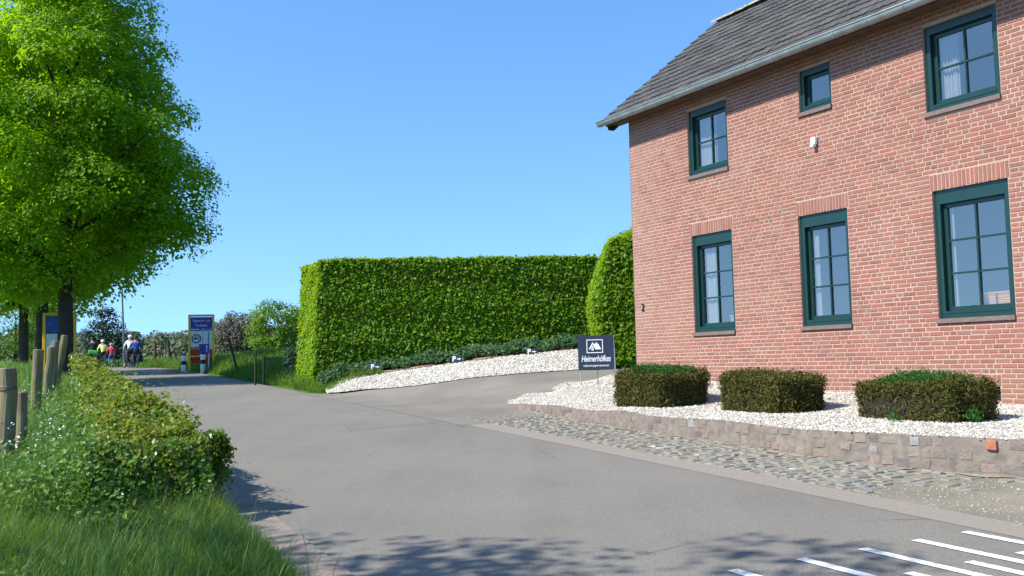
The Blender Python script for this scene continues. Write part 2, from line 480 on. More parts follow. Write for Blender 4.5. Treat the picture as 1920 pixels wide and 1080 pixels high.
V = []; Fc = []; be = resample(bedA, 120)
for p in be:
    z = float(zbed(*p)); V += [(p[0], p[1], z + .002), (p[0], p[1], z - .5)]
for k in range(119): Fc.append((2 * k, 2 * k + 1, 2 * k + 3, 2 * k + 2))
sk_ = MB().add(V, Fc).build("gravel_bed_edge", M_wstone_edge); sk_["kind"] = "structure"

wbp = resample(WALL_B, 200); wn_ = np.gradient(wbp, axis=0); wn_ = np.stack([wn_[:, 1], -wn_[:, 0]], 1) / np.linalg.norm(wn_, axis=1)[:, None]
if (wn_ @ np.array([-.8, -.5])).mean() < 0: wn_ = -wn_
ww = .10 + .05 * np.sin(np.arange(200) * .37) + .03 * np.sin(np.arange(200) * 1.3)
ww = np.clip(.05 + .09 * np.sin(np.arange(200) * .37) * np.sin(np.arange(200) * .083 + 1) + .03 * np.sin(np.arange(200) * 1.3), -.02, .2)
sheet("sand_drift", wbp - wn_ * .03, wbp + wn_ * ww[:, None], 200, 3, .003, M_tan)

# pebbles
def ico():
    bm = bmesh.new(); bmesh.ops.create_icosphere(bm, subdivisions=1, radius=1.0)
    V = np.array([v.co[:] for v in bm.verts]); F = np.array([[v.index for v in f.verts] for f in bm.faces]); bm.free(); return V, F
def pebbles(name, A, B, zf, n, size, off=0.0, lim=None, mat=None):
    a, b = resample(A, 400), resample(B, 400)
    # area-aware sampling
    wdt = np.linalg.norm(a - b, axis=1) * np.concatenate([np.linalg.norm(np.diff((a + b) / 2, axis=0), axis=1), [0]])
    idx = rng.choice(400, n, p=wdt / wdt.sum()); w = rng.uniform(0, 1, n)[:, None]
    P = a[idx] * (1 - w) + b[idx] * w + rng.normal(0, 0.015, (n, 2))
    if lim is not None: P = P[lim(P)]
    n = len(P)
    z = zf(P[:, 0], P[:, 1]) + off
    V, Fi = ico()
    s_ = size * rng.lognormal(0, 0.28, n)
    sh = np.stack([s_ * rng.uniform(.8, 1.4, n), s_ * rng.uniform(.7, 1.0, n), s_ * rng.uniform(.45, .75, n)], 1)
    Ms = rand_rot(n, 0.5) * sh[:, None, :]
    V2, F2 = replicate(V, [Fi], Ms, np.stack([P[:, 0], P[:, 1], z], 1))
    o = obj(name, mesh_np(name, V2, F2, [mat or M_pebble])); o["kind"] = "stuff"; return o
vis = lambda P: in_view(np.c_[P, np.full(len(P), .9)], 0.15)[0]
tag(pebbles("white_gravel", bedA, front, zbed, 36000, 0.0125, 0.002, vis), "white gravel covering the bed in front of the brick house", "gravel")
tag(pebbles("white_gravel", GB, IV, zt, 11000, 0.019, 0.024, vis), "white gravel of the sloping parking bay below the tall hedge", "gravel")
tag(pebbles("grit", apA, [(12.5, 3.0), (6.2, 8.25), (4.14, 10.2), (2.2, 13.9), (.2, 17.8)], zt, 9000, 0.008, -0.006, vis,
            plain("grit_stone", (0.33, 0.3, 0.25), 0.9, var=.4, sc_=30)), "loose pale grit scattered over the cobbled verge", "grit")

# painted stripes
mk = MB()
def stripe(s0, s1, t0, t1, w=0.088):
    n = 8; V = []; Fc = []
    for k in range(n):
        q = k / (n - 1); s_ = s0 + (s1 - s0) * q; tt = t0 + (t1 - t0) * q
        for d in (-w / 2, w / 2):
            x, y = st(s_ + d * 0.0, tt + d); V.append((float(x), float(y), zt1(float(x), float(y)) + 0.006))
    for k in range(n - 1): Fc.append((2 * k, 2 * k + 1, 2 * k + 3, 2 * k + 2))
    o = MB().add(V, Fc).build("road_marking", M_paint); o["kind"] = "structure"
for t0 in (6.115, 5.615, 5.105, 4.555, 3.99, 3.43): stripe(5.08, 2.9, t0, t0 + 0.16)
for t0 in (5.885, 5.40, 4.86, 4.30): stripe(4.47, 2.3, t0, t0 + 0.16)

# ------------------------------------------------------------------ cobbles of the verge
t = NT("cobble_stone")
c = t.ramp(t.rnd(), [(0.0, lin(112, 114, 112)), (0.25, lin(120, 120, 114)), (0.5, lin(126, 122, 112)), (0.75, lin(130, 125, 113)), (0.97, lin(118, 112, 102)), (1.0, lin(170, 164, 150))])
nz = t.noise(22, 5); c = t.mix(t.ramp(nz, [(0.4, 0.0), (0.7, 0.55)]), c, lin(134, 126, 106))
t.base(c, 0.85, 0, 0.25); t.bump(nz, 0.5, 0.012); M_cobble = t.m
root = empty("cobbled_verge", (2.2, 12.2, zt1(2.2, 12.2)))
tag(root, "strip of worn grey cobbles between the road edge and the low stone wall", "cobbled verge")
def cob_template(seed):
    r = random.Random(seed); m = 8; V = []; sh = [r.uniform(.9, 1.08) for _ in range(8)]
    for lv, (k, z) in enumerate([(1.0, -.5), (1.0, .2), (.86, .46)]):
        for j in range(m):
            a = 2 * math.pi * (j + .5) / m + (-.30 if j % 2 else .30)
            q = 1.0 / max(abs(math.cos(a)), abs(math.sin(a))) ** .97
            V.append((math.cos(a) * q * .5 * k * sh[j], math.sin(a) * q * .5 * k * sh[j], z * r.uniform(.9, 1.1)))
    V.append((r.uniform(-.1, .1), r.uniform(-.1, .1), .5))
    Fq = [(l * m + j, l * m + (j + 1) % m, (l + 1) * m + (j + 1) % m, (l + 1) * m + j) for l in (0, 1) for j in range(m)]
    Ft = [(2 * m + j, 2 * m + (j + 1) % m, 3 * m) for j in range(m)]
    return np.array(V), np.array(Fq), np.array(Ft)
cobs = []
for s_ in np.arange(6.0, 15.9, 0.135):
    lo = RR + .40
    x0, y0 = st(s_, 0)
    # distance across to the wall base
    q = WALL_B @ mv, WALL_B @ rv
    hi = float(np.interp(s_, q[1], q[0])) - 0.03
    if s_ > 16.2: hi -= .2
    tt = lo + rng.uniform(0, .08)
    while tt < hi:
        w = rng.uniform(.11, .22)
        if s_ < 7.4 and rng.random() < (7.4 - s_) * .8: tt += w; continue
        cobs.append((s_ + rng.normal(0, .018), tt + w / 2, w * .98, .135 * rng.uniform(.82, .98), rng.normal(0, .1)))
        tt += w + .008
cobs = np.array(cobs)
cx, cy = st(cobs[:, 0], cobs[:, 1]); cz = zt(cx, cy)
ok, dep = in_view(np.stack([cx, cy, cz], 1))
order = np.argsort(np.where(ok, dep, 1e3))
tmpl = [cob_template(k) for k in range(10)]
tms = [mesh_np("cobble", V, [a, b], [M_cobble]) for V, a, b in tmpl]
rest = MB(); rl = np.array(root.location)
for rank, k in enumerate(order):
    s_, tt, w, l, rz = cobs[k]
    loc = np.array([cx[k], cy[k], cz[k] - 0.029 + rng.normal(0, .004)]) - rl
    ang = TH + rz
    if rank < 300:
        o = bpy.data.objects.new("cobble", tms[k % 10]); o.location = loc; o.rotation_euler = (rng.normal(0, .05), rng.normal(0, .05), ang); o.scale = (w, l, .07)
        link(o, root)
    else:
        V, a, b = tmpl[k % 10]; c_, s2 = math.cos(ang), math.sin(ang)
        q = V * np.array([w, l, .07]); q = np.stack([q[:, 0] * c_ - q[:, 1] * s2, q[:, 0] * s2 + q[:, 1] * c_, q[:, 2]], 1) + loc
        rest.add(q, [tuple(f) for f in a] + [tuple(f) for f in b])
if rest.n: rest.build("cobble_bed", M_cobble, root)["kind"] = "stuff"

# ------------------------------------------------------------------ low retaining wall of mixed stones
t = NT("wall_stone")
c = t.ramp(t.rnd(), [(0.0, lin(98, 92, 92)), (0.2, lin(124, 112, 108)), (0.4, lin(140, 122, 110)), (0.6, lin(114, 106, 100)), (0.8, lin(136, 126, 112)), (0.93, lin(136, 110, 98)), (1.0, lin(146, 148, 144))])
nz = t.noise(14, 6, 0.65); c = t.mix(t.ramp(nz, [(0.4, 0.0), (0.7, 0.6)]), c, lin(112, 106, 96))
c = t.mix(t.ramp(t.noise(60, 3), [(0.6, 0.0), (0.75, 0.5)]), c, lin(168, 160, 146))
t.base(c, 0.9, 0, 0.2); t.bump(nz, 0.8, 0.02); M_stone = t.m
t = NT("wall_mortar")
nz = t.noise(12, 6, 0.65); c = t.ramp(nz, [(0.3, lin(100, 93, 86)), (0.7, lin(142, 130, 116))])
t.base(c, 0.95, 0, 0.15); t.bump(nz, 0.6, 0.012); M_wmortar = t.m
t = NT("orange_stone"); t.base(t.ramp(t.noise(20, 4), [(.3, lin(150, 92, 66)), (.7, lin(172, 112, 82))]), .9); M_ostone = t.m
rw = empty("retaining_wall", (5.0, 9.4, zt1(5.0, 9.4)))
tag(rw, "low rough retaining wall of grey and reddish stones along the white gravel bed", "stone wall")
rwl = np.array(rw.location)
wp = resample(np.c_[WALL_B, WALL_Z][::-1], 160)
dirs = np.gradient(wp[:, :2], axis=0); dirs /= np.linalg.norm(dirs, axis=1)[:, None]
nor = np.stack([dirs[:, 1], -dirs[:, 0]], 1)
if (nor @ np.array([-.8, -.5])).mean() < 0: nor = -nor       # towards the road
zb = zt(wp[:, 0], wp[:, 1])
body = MB(); V = []; Fc = []
for k in range(len(wp)):
    base = wp[k, :2]
    for o_, z_ in ((0.0, zb[k] - .12), (-.012, wp[k, 2] - .005), (-.2, wp[k, 2] - .005), (-.2, zb[k] - .12)):
        p = base + nor[k] * o_; V.append((p[0] - rwl[0], p[1] - rwl[1], z_ - rwl[2]))
for k in range(len(wp) - 1):
    for j in range(4): Fc.append((k * 4 + j, k * 4 + (j + 1) % 4, k * 4 + 4 + (j + 1) % 4, k * 4 + 4 + j))
Fc += [(0, 1, 2, 3), tuple(range(len(V) - 4, len(V)))]
body.add(V, Fc).build("mortar_core", M_wmortar, rw)
arc = np.concatenate([[0], np.cumsum(np.linalg.norm(np.diff(wp[:, :2], axis=0), axis=1))])
def wall_at(a): return [np.interp(a, arc, q) for q in (wp[:, 0], wp[:, 1], wp[:, 2], zb, nor[:, 0], nor[:, 1])]
stone_t = [cob_template(50 + k) for k in range(10)]
stone_m = [mesh_np("stone", V[:, [0, 2, 1]] * np.array([1, -1, 1]), [a, b], [M_stone]) for V, a, b in stone_t]
n_st = 0
for row in range(4):
    a = rng.uniform(0, .1)
    while a < arc[-1] - .1:
        w = rng.uniform(.10, .24)
        x, y, zt_, zb_, nx, ny = wall_at(a + w / 2)
        h = zt_ - zb_
        nrows = max(1, int(round(h / .112))); rh = (h - .01) / nrows
        if row < nrows and h > .08 and rng.random() > .18 and in_view(np.array([[x, y, zt_]]), .25)[0][0]:
            zc = zt_ - rh * (row + .5) - .004 + rng.normal(0, .004)
            me = stone_m[n_st % 10]; ang = math.atan2(ny, nx) + math.pi / 2
            o = bpy.data.objects.new("stone", me)
            o.location = (x - rwl[0] + nx * (-.024 - .008 * rng.random()), y - rwl[1] + ny * -.026, zc - rwl[2])
            o.rotation_euler = (0, rng.normal(0, .05), ang)
            o.scale = (w * .95, .055 + rng.uniform(0, .02), rh * rng.uniform(.70, .97))
            link(o, rw); n_st += 1
        a += w
x, y, zt_, zb_, nx, ny = wall_at(arc[-1] - np.interp(0, [0, 1], [0, 1]) - float(np.linalg.norm(np.diff(WALL_B[:4], axis=0), axis=1).sum()) - .42)
o = bpy.data.objects.new("stone", mesh_np("stone", stone_t[3][0][:, [0, 2, 1]] * np.array([1, -1, 1]), [stone_t[3][1], stone_t[3][2]], [M_ostone]))
o.location = (x - rwl[0] + nx * .0, y - rwl[1] + ny * .0, zt_ - .065 - rwl[2]); o.rotation_euler = (0, 0, math.atan2(ny, nx) + math.pi / 2); o.scale = (.10, .07, .10)
o["label"] = "bright orange stone in the top course"
link(o, rw)

# ------------------------------------------------------------------ the brick house
t = NT("red_brick")
r_ = t.rnd()
c = t.ramp(r_, [(0.0, lin(128, 88, 80)), (0.2, lin(144, 94, 84)), (0.45, lin(152, 99, 89)), (0.62, lin(146, 103, 94)), (0.8, lin(156, 95, 84)), (0.93, lin(138, 98, 89)), (1.0, lin(124, 90, 83))])
n1 = t.noise(24, 5, 0.65); n2 = t.noise(0.45, 5, 0.6); n3 = t.noise(90, 3)
c = t.mix(t.ramp(n1, [(0.38, 0.0), (0.72, 0.45)]), c, lin(160, 118, 100))
c = t.mix(t.ramp(n2, [(0.5, 0.0), (0.72, 0.42)]), c, lin(168, 136, 120))
dt = t.new("VectorMath", operation="DOT_PRODUCT"); t.L(t.pos(), dt.inputs[0]); dt.inputs[1].default_value = (U2[0], U2[1], 0)
mr = t.new("MapRange"); t.L(dt.outputs["Value"], mr.inputs[0]); mr.inputs[1].default_value = 15.3; mr.inputs[2].default_value = 16.5
c = t.mix(t.math("MULTIPLY", mr.outputs[0], t.ramp(t.noise(1.6, 4), [(.35, .15), (.65, .6)])), c, lin(168, 142, 128))
spz = t.new("SeparateXYZ"); t.L(t.pos(), spz.inputs[0])
mr2 = t.new("MapRange"); t.L(t.math("ADD", spz.outputs[2], t.math("MULTIPLY", t.noise(1.4, 4), .5)), mr2.inputs[0]); mr2.inputs[1].default_value = 1.75; mr2.inputs[2].default_value = 1.15
c = t.mix(t.math("MULTIPLY", mr2.outputs[0], .45), c, lin(150, 118, 92))
c = t.mix(1.0, c, (.86, .83, .82, 1), "MULTIPLY")
t.base(c, 0.9, 0, 0.2); t.bump(n3, 0.5, 0.004); M_brick = t.m
t = NT("pale_mortar")
c = t.ramp(t.noise(30, 4), [(0.3, lin(164, 141, 127)), (0.7, lin(188, 166, 150))])
c = t.mix(t.ramp(t.noise(0.6, 5), [(0.45, 0.0), (0.7, 0.4)]), c, lin(154, 131, 116))
c = t.mix(1.0, c, (.92, .90, .88, 1), "MULTIPLY")
t.base(c, 0.95, 0, 0.1); M_mortar = t.m
M_green = plain("dark_green_paint", (0.006, 0.033, 0.027), 0.3, spec=0.5, var=0.08)
M_sill = plain("sill_stone", lin(108, 92, 86), 0.8, var=.2, sc_=15)
M_zinc = plain("weathered_zinc", (0.30, 0.345, 0.35), 0.45, 0.35, var=.18, sc_=5)
M_brownwood = plain("brown_soffit_wood", (0.10, 0.06, 0.042), 0.7, var=.3)
M_darkwood = plain("dark_stained_wood", (0.03, 0.024, 0.02), 0.7, var=.3)
M_inner = plain("room_plaster", (0.42, 0.40, 0.36), 0.9, var=.03)
M_curtain = plain("curtain_cloth", (0.20, 0.205, 0.205), 0.9, var=.05)
M_black = plain("black_metal", (0.012, 0.012, 0.013), 0.5)
M_white = plain("white_plastic", (0.75, 0.76, 0.76), 0.4, var=.04)
t = NT("window_glass")
gl = t.new("BsdfGlossy"); gl.inputs["Roughness"].default_value = 0.0; gl.inputs["Color"].default_value = (.97, .93, .86, 1)
tp = t.new("BsdfTransparent"); tp.inputs[0].default_value = (.93, .95, .93, 1)
nb = t.new("Bump"); nb.inputs["Strength"].default_value = 0.02; nb.inputs["Distance"].default_value = .05; t.L(t.noise(1.6, 1), nb.inputs["Height"]); t.L(nb.outputs[0], gl.inputs["Normal"])
fr = t.new("LayerWeight"); fr.inputs["Blend"].default_value = .5
fac = t.math("ADD", t.math("MULTIPLY", t.math("POWER", fr.outputs["Facing"], 3.0), .7), 0.22, True)
mx = t.new("MixShader"); t.L(fac, mx.inputs[0]); t.L(tp.outputs[0], mx.inputs[1]); t.L(gl.outputs[0], mx.inputs[2]); t.L(mx.outputs[0], t.out.inputs[0])
M_glass = t.m

U0 = 16.567
H0 = 0.70
P0 = hw(U0, 0.0)
HR = empty("brick_house", (P0[0], P0[1], H0), math.atan2(-U2[1], -U2[0]))
tag(HR, "two storey red brick house with dark green windows and grey tiled roof", "house")
HW, HD, HT = 13.2, 5.94, 6.78 - H0      # width of the built front, depth, wall top
def hz(z): return z - H0
WIN = [  # x0, x1, z0, z1, kind
    (1.95, 3.03, 2.07, 3.96, "tall"), (4.73, 5.73, 2.07, 3.96, "tall"), (7.37, 8.51, 2.07, 3.96, "tall"),
    (1.95, 3.02, 5.14, 6.435, "four"), (4.875, 5.525, 5.72, 6.455, "one"), (7.355, 8.49, 5.14, 6.44, "four")]
OP = [(a - .055, b + .005, hz(c_) - .07, hz(d_)) for a, b, c_, d_, k in WIN]
VENT = (7.98, 8.22, hz(.89), hz(1.09))
OPS = OP + [VENT]

# mortar wall with openings: a grid of cells left open where windows are
xs = sorted({0.0, HW} | {v for o in OPS for v in o[:2]}); zs = sorted({0.0, HT} | {v for o in OPS for v in o[2:]})
mb = MB()
def hole(x, z): return any(a < x < b and c_ < z < d_ for a, b, c_, d_ in OPS)
Y0, Y1 = 0.006, 0.26
grid = [[not hole((xs[i] + xs[i + 1]) / 2, (zs[j] + zs[j + 1]) / 2) for j in range(len(zs) - 1)] for i in range(len(xs) - 1)]
for i in range(len(xs) - 1):
    for j in range(len(zs) - 1):
        if not grid[i][j]: continue
        x0, x1, z0, z1 = xs[i], xs[i + 1], zs[j], zs[j + 1]
        mb.add([(x0, Y0, z0), (x1, Y0, z0), (x1, Y0, z1), (x0, Y0, z1)], [(0, 1, 2, 3)])
        mb.add([(x0, Y1, z0), (x1, Y1, z0), (x1, Y1, z1), (x0, Y1, z1)], [(3, 2, 1, 0)], 1)
for a, b, c_, d_ in OPS:
    for q in ([(a, c_), (a, d_)], [(b, d_), (b, c_)], [(a, d_), (b, d_)], [(b, c_), (a, c_)]):
        (xa, za), (xb, zb_) = q
        mb.add([(xa, Y0, za), (xb, Y0, zb_), (xb, Y1, zb_), (xa, Y1, za)], [(0, 1, 2, 3)])
fw = mb.build("front_wall", [M_mortar, M_inner], HR)
# the other walls, floors (seen only from elsewhere, and dark behind the glass)
gw = MB(); gz = hz(6.78 + .8 * HD / 2)
gw.add([(0, .0, 0), (0, HD, 0), (0, HD, HT), (0, HD / 2, gz), (0, 0, HT)], [(0, 1, 2, 3, 4)])
gw.add([(.25, .01, 0), (.25, HD, 0), (.25, HD, HT), (.25, HD / 2, gz), (.25, 0.01, HT)], [(4, 3, 2, 1, 0)])
gable = gw.build("gable_wall", [M_mortar], HR)
gw = MB(); gw.add([(HW, 0, 0), (HW, HD, 0), (HW, HD, HT), (HW, HD / 2, gz), (HW, 0, HT)], [(4, 3, 2, 1, 0)]); gw.build("gable_wall", [M_mortar], HR)
MB().box((0, HD - .2, 0), (HW, HD, HT)).build("back_wall", M_mortar, HR)
fl = MB(); fl.box((.26, .27, hz(1.3)), (HW - .02, HD - .21, hz(1.36))).box((.26, .27, hz(4.45)), (HW - .02, HD - .21, hz(4.6))).box((.26, .27, hz(6.68)), (HW - .02, HD - .21, hz(6.74)))
for x in (3.9, 6.6, 10.0): fl.box((x, .27, hz(1.36)), (x + .1, HD - .21, hz(4.45))).box((x, .27, hz(4.6)), (x + .1, HD - .21, hz(6.68)))
fl.build("inner_floor", M_inner, HR)

# bricks
BL, BH, BJ, CO = 0.234, 0.0535, 0.0145, 0.0685
def brick_mesh(l, h, d=.05):
    b = .004
    V = [(-l/2, .012, -h/2), (l/2, .012, -h/2), (l/2, .012, h/2), (-l/2, .012, h/2), (-l/2 + b, -.0, -h/2 + b), (l/2 - b, -.0, -h/2 + b), (l/2 - b, -.0, h/2 - b), (-l/2 + b, -.0, h/2 - b)]
    Fc = [(4, 5, 6, 7), (0, 1, 5, 4), (1, 2, 6, 5), (2, 3, 7, 6), (3, 0, 4, 7)]
    return np.array(V), np.array(Fc)
bricks = []   # x, z, length, height
def up_to(z): return .03 + math.ceil((z - .03) / CO) * CO - .014
SOLD = [(o[0] - .03, o[1] + .03, o[3], up_to(o[3] + .20)) for o in OP[:3]] + [(VENT[0] - .02, VENT[1] + .02, VENT[3], up_to(VENT[3] + .18))]
def cut(x0, x1, z):
    """free stretches of the course at height z between x0 and x1"""
    seg = [(x0, x1)]
    for a, b, c_, d_ in OPS + SOLD:
        if c_ - .01 < z < d_ + .015:
            new = []
            for p, q in seg:
                if b <= p or a >= q: new.append((p, q)); continue
                if a > p: new.append((p, a))
                if b < q: new.append((b, q))
            seg = new
    return seg
nco = int(HT / CO)
prevj = []
br = random.Random(3)
for k in range(nco):
    z = .03 + k * CO + BH / 2
    joints = []
    for p, q in cut(0.0, HW, z):
        x = p; first = True
        run = 0
        while x < q - .02:
            head = BL * .48
            cand = [BL, head] if br.random() < .70 and run < 3 else [head, BL]
            if first: cand = [br.uniform(.08, BL), br.uniform(.08, BL), br.uniform(.08, BL)]; first = False
            cand = [c_ + br.uniform(-.006, .006) for c_ in cand] + [BL * .75]
            L_ = max(cand, key=lambda c_: (min([abs(x + c_ - j) for j in prevj] or [1]) > .035, -cand.index(c_)))
            run = run + 1 if L_ > .2 else 0
            joints.append(x + L_)
            if x + L_ > q - .06: L_ = q - x
            bricks.append((x + L_ / 2, z, L_ - (BJ if x + L_ < q - .001 else 0), BH))
            x += L_
    prevj = [j for j in joints]
for a, b, c_, d_ in SOLD:
    n = max(2, int(round((b - a) / .066))); w = (b - a) / n
    for j in range(n): bricks.append((a + (j + .5) * w, (c_ + d_) / 2 - .004, w - .011, d_ - c_ - .02))
bricks = np.array(bricks)
hm = np.array(HR.matrix_basis.to_3x3()); 
hm = np.array(Matrix.Rotation(HR.rotation_euler.z, 3, "Z"))
wpos = np.stack([bricks[:, 0], np.zeros(len(bricks)), bricks[:, 1]], 1) @ hm.T + np.array(HR.location)
ok, dep = in_view(wpos)
size = np.where(ok, bricks[:, 2] / np.maximum(dep, 1), 0)
order = np.argsort(-size)
bcache = {}
rV = []; rF = []; nn = 0
for rank, k in enumerate(order):
    x, z, l, h = bricks[k]
    yoff = rng.uniform(-.003, .003); tw = rng.normal(0, .004)
    if rank < 300:
        key = (round(l, 3), round(h, 3))
        if key not in bcache:
            V, Fc = brick_mesh(*key); bcache[key] = mesh_np("brick", V, [Fc], [M_brick])
        o = bpy.data.objects.new("brick", bcache[key]); o.location = (x, yoff, z); o.rotation_euler = (0, tw, 0)
        link(o, fw)
    else:
        V, Fc = brick_mesh(l, h); rV.append(V + np.array([x, yoff, z])); rF.append(Fc + nn); nn += len(V)
o = obj("brickwork", mesh_np("brickwork", np.concatenate(rV), [np.concatenate(rF)], [M_brick]), fw); o["kind"] = "stuff"
# bricks of the gable
rV = []; rF = []; nn = 0
for k in range(int(gz / CO)):
    z = .03 + k * CO + BH / 2
    half = HD / 2 if z < HT else (gz - z) / .8 - .05
    y = HD / 2 - half; off = -.105 * (k % 2)
    y += off
    while y < HD / 2 + half - .03:
        a, b = max(y, HD / 2 - half), min(y + BL - BJ, HD / 2 + half)
        if b - a > .03:
            V, Fc = brick_mesh(b - a, BH); V = np.stack([-.006 + V[:, 1], -V[:, 0] + (a + b) / 2, V[:, 2] + z], 1)
            rV.append(V); rF.append(Fc + nn); nn += len(V)
        y += BL
o = obj("brickwork", mesh_np("brickwork", np.concatenate(rV), [np.concatenate(rF)], [M_brick]), gable); o["kind"] = "stuff"

# windows
def window(x0, x1, z0, z1, kind, curtain):
    W, Hh = x1 - x0, z1 - z0
    a, b, c_, d_ = x0 - .052, x1 + .002, hz(z0), hz(z1) - .003
    top = {"tall": .20, "four": .12, "one": .10}[kind]; sd_ = .085 if kind != "one" else .075; bt = .10
    f = MB(); ya, yb = .055, .165
    f.box((a, ya, c_), (a + sd_, yb, d_)).box((b - sd_, ya, c_), (b, yb, d_)).box((a + sd_, ya + .001, d_ - top), (b - sd_, yb, d_)).box((a + sd_, ya + .001, c_), (b - sd_, yb, c_ + bt))
    f.box((a + sd_, ya - .008, c_ + bt - .03), (b - sd_, ya + .02, c_ + bt + .004))
    me = f.mesh("frame", M_green); 
    win = obj("window", me, HR); 
    s = MB(); i0, i1, k0, k1 = a + sd_ + .003, b - sd_ - .003, c_ + bt + .005, d_ - top - .003
    st_ = .06; ys, ye = .125, .185
    s.box((i0, ys, k0), (i0 + st_, ye, k1)).box((i1 - st_, ys, k0), (i1, ye, k1)).box((i0 + st_, ys + .001, k1 - .055), (i1 - st_, ye, k1)).box((i0 + st_, ys + .001, k0), (i1 - st_, ye, k0 + .065))
    s.build("sash", M_green, win)
    g0, g1, h0, h1 = i0 + st_, i1 - st_, k0 + .065, k1 - .055
    cols = 1 if kind == "one" else 2; rows = {"tall": 3, "four": 2, "one": 1}[kind]
    bw = .026
    for k in range(1, cols):
        x = g0 + (g1 - g0) * k / cols; MB().box((x - bw / 2, ys + .004, h0), (x + bw / 2, ye - .006, h1)).build("glazing_bar", M_green, win)
    for k in range(1, rows):
        z = h0 + (h1 - h0) * k / rows; MB().box((g0, ys + .008, z - bw / 2), (g1, ye - .010, z + bw / 2)).build("glazing_bar", M_green, win)
    for i in range(cols):
        for j in range(rows):
            p0, p1 = g0 + (g1 - g0) * i / cols, g0 + (g1 - g0) * (i + 1) / cols
            q0, q1 = h0 + (h1 - h0) * j / rows, h0 + (h1 - h0) * (j + 1) / rows
            tl = rng.normal(0, .0012)
            MB().add([(p0, .155 + tl, q0), (p1, .155, q0), (p1, .155 - tl, q1), (p0, .155, q1)], [(0, 1, 2, 3)]).build("pane", M_glass, win)
    MB().box((a - .03, -.035, c_ - .068), (b + .006, .10, c_ - .003)).build("sill", M_sill, win)
    if curtain:
        V = []; Fc = []; n = 26; wd = curtain
        for k in range(n):
            x = g0 - .05 + wd * k / (n - 1); y = .232 + .025 * math.sin(k * 1.7) + .01 * math.sin(k * 4.1)
            V += [(x, y, k0 - .1), (x, y, k1 + .1)]
        for k in range(n - 1): Fc.append((2 * k, 2 * k + 2, 2 * k + 3, 2 * k + 1))
        MB().add(V, Fc).build("curtain", M_curtain, win, smooth=True)
    MB().box((a, .262, c_ + .09), (b, .44, c_ + .158)).build("window_board", M_white, win)
for (x0, x1, z0, z1, k), cu in zip(WIN, (.36, .16, .10, .52, .0, .34)):
    window(x0, x1, z0, z1, k, cu)

# cellar vent, house number, wall lamp
MB().box((VENT[0] + .004, .12, VENT[2] + .002), (VENT[1] - .004, .14, VENT[3] - .002)).build("cellar_vent", M_black, HR)
def text_mesh(body, size, extr=0.002, shear=0.0, bold=0.0, space=1.0, sx=1.0):
    cu = bpy.data.curves.new("lettering", "FONT"); cu.body = body; cu.size = size; cu.extrude = extr; cu.shear = shear; cu.offset = bold
    cu.space_character = space; cu.align_x = "CENTER"; cu.align_y = "CENTER"; cu.resolution_u = 3
    o = bpy.data.objects.new("lettering", cu); COL.objects.link(o); dg = bpy.context.evaluated_depsgraph_get()
    me = bpy.data.meshes.new_from_object(o.evaluated_get(dg)); bpy.data.objects.remove(o); bpy.data.curves.remove(cu)
    me.transform(Matrix.Diagonal((sx, 1, 1, 1))); return me
obj("house_number", text_mesh("2", .22, .008, .1), HR, M_black, (.29, -.012, hz(2.65)), (R(90), 0, 0))
wl = obj("wall_lamp", bevel_mesh(MB().box((5.10, -.075, hz(5.11)), (5.20, -.004, hz(5.235))).mesh("wall_lamp", M_white), .018, 2), HR)
MB().box((5.115, -.10, hz(5.07)), (5.185, -.03, hz(5.108))).build("sensor", M_white, wl)

# roof: two slopes, tiles on the one seen
SL = .8; ex = -.44; ez = hz(6.70); XL = -.42; RY = HD / 2
rz_ = ez + SL * (RY - ex)
rf = MB()
rf.add([(XL + .05, ex + .06, ez + .00), (HW + .3, ex + .06, ez + .00), (HW + .3, RY, rz_ - .04), (XL + .05, RY, rz_ - .04)], [(0, 1, 2, 3)])
rf.add([(XL + .05, ex + .10, ez - .10), (HW + .3, ex + .10, ez - .10), (HW + .3, RY, rz_ - .18), (XL + .05, RY, rz_ - .18)], [(3, 2, 1, 0)])
rf.add([(XL + .05, HD - ex - .06, ez), (HW + .3, HD - ex - .06, ez), (HW + .3, RY, rz_ - .04), (XL + .05, RY, rz_ - .04)], [(3, 2, 1, 0)])
rf.add([(XL + .05, HD - ex - .1, ez - .1), (HW + .3, HD - ex - .1, ez - .1), (HW + .3, RY, rz_ - .18), (XL + .05, RY, rz_ - .18)], [(0, 1, 2, 3)])
roof = rf.build("roof", M_darkwood, HR)
t = NT("roof_tile")
c = t.ramp(t.rnd(), [(0.0, lin(60, 60, 61)), (0.5, lin(74, 73, 73)), (0.85, lin(82, 80, 77)), (1.0, lin(68, 65, 63))])
nz = t.noise(26, 5, 0.65); c = t.mix(t.ramp(nz, [(0.48, 0.0), (0.72, 0.6)]), c, lin(106, 104, 96))
c = t.mix(t.ramp(t.noise(3.0, 5, .65), [(0.52, 0.0), (0.7, 0.45)]), c, lin(66, 64, 62))
t.base(c, 0.9, 0, 0.25); t.bump(nz, 0.7, 0.012); M_tile = t.m
ROWS = 14; slen = (RY - ex) * math.sqrt(1 + SL * SL); exp_ = (slen - .06) / ROWS; TW = .30
sa = math.atan(SL)
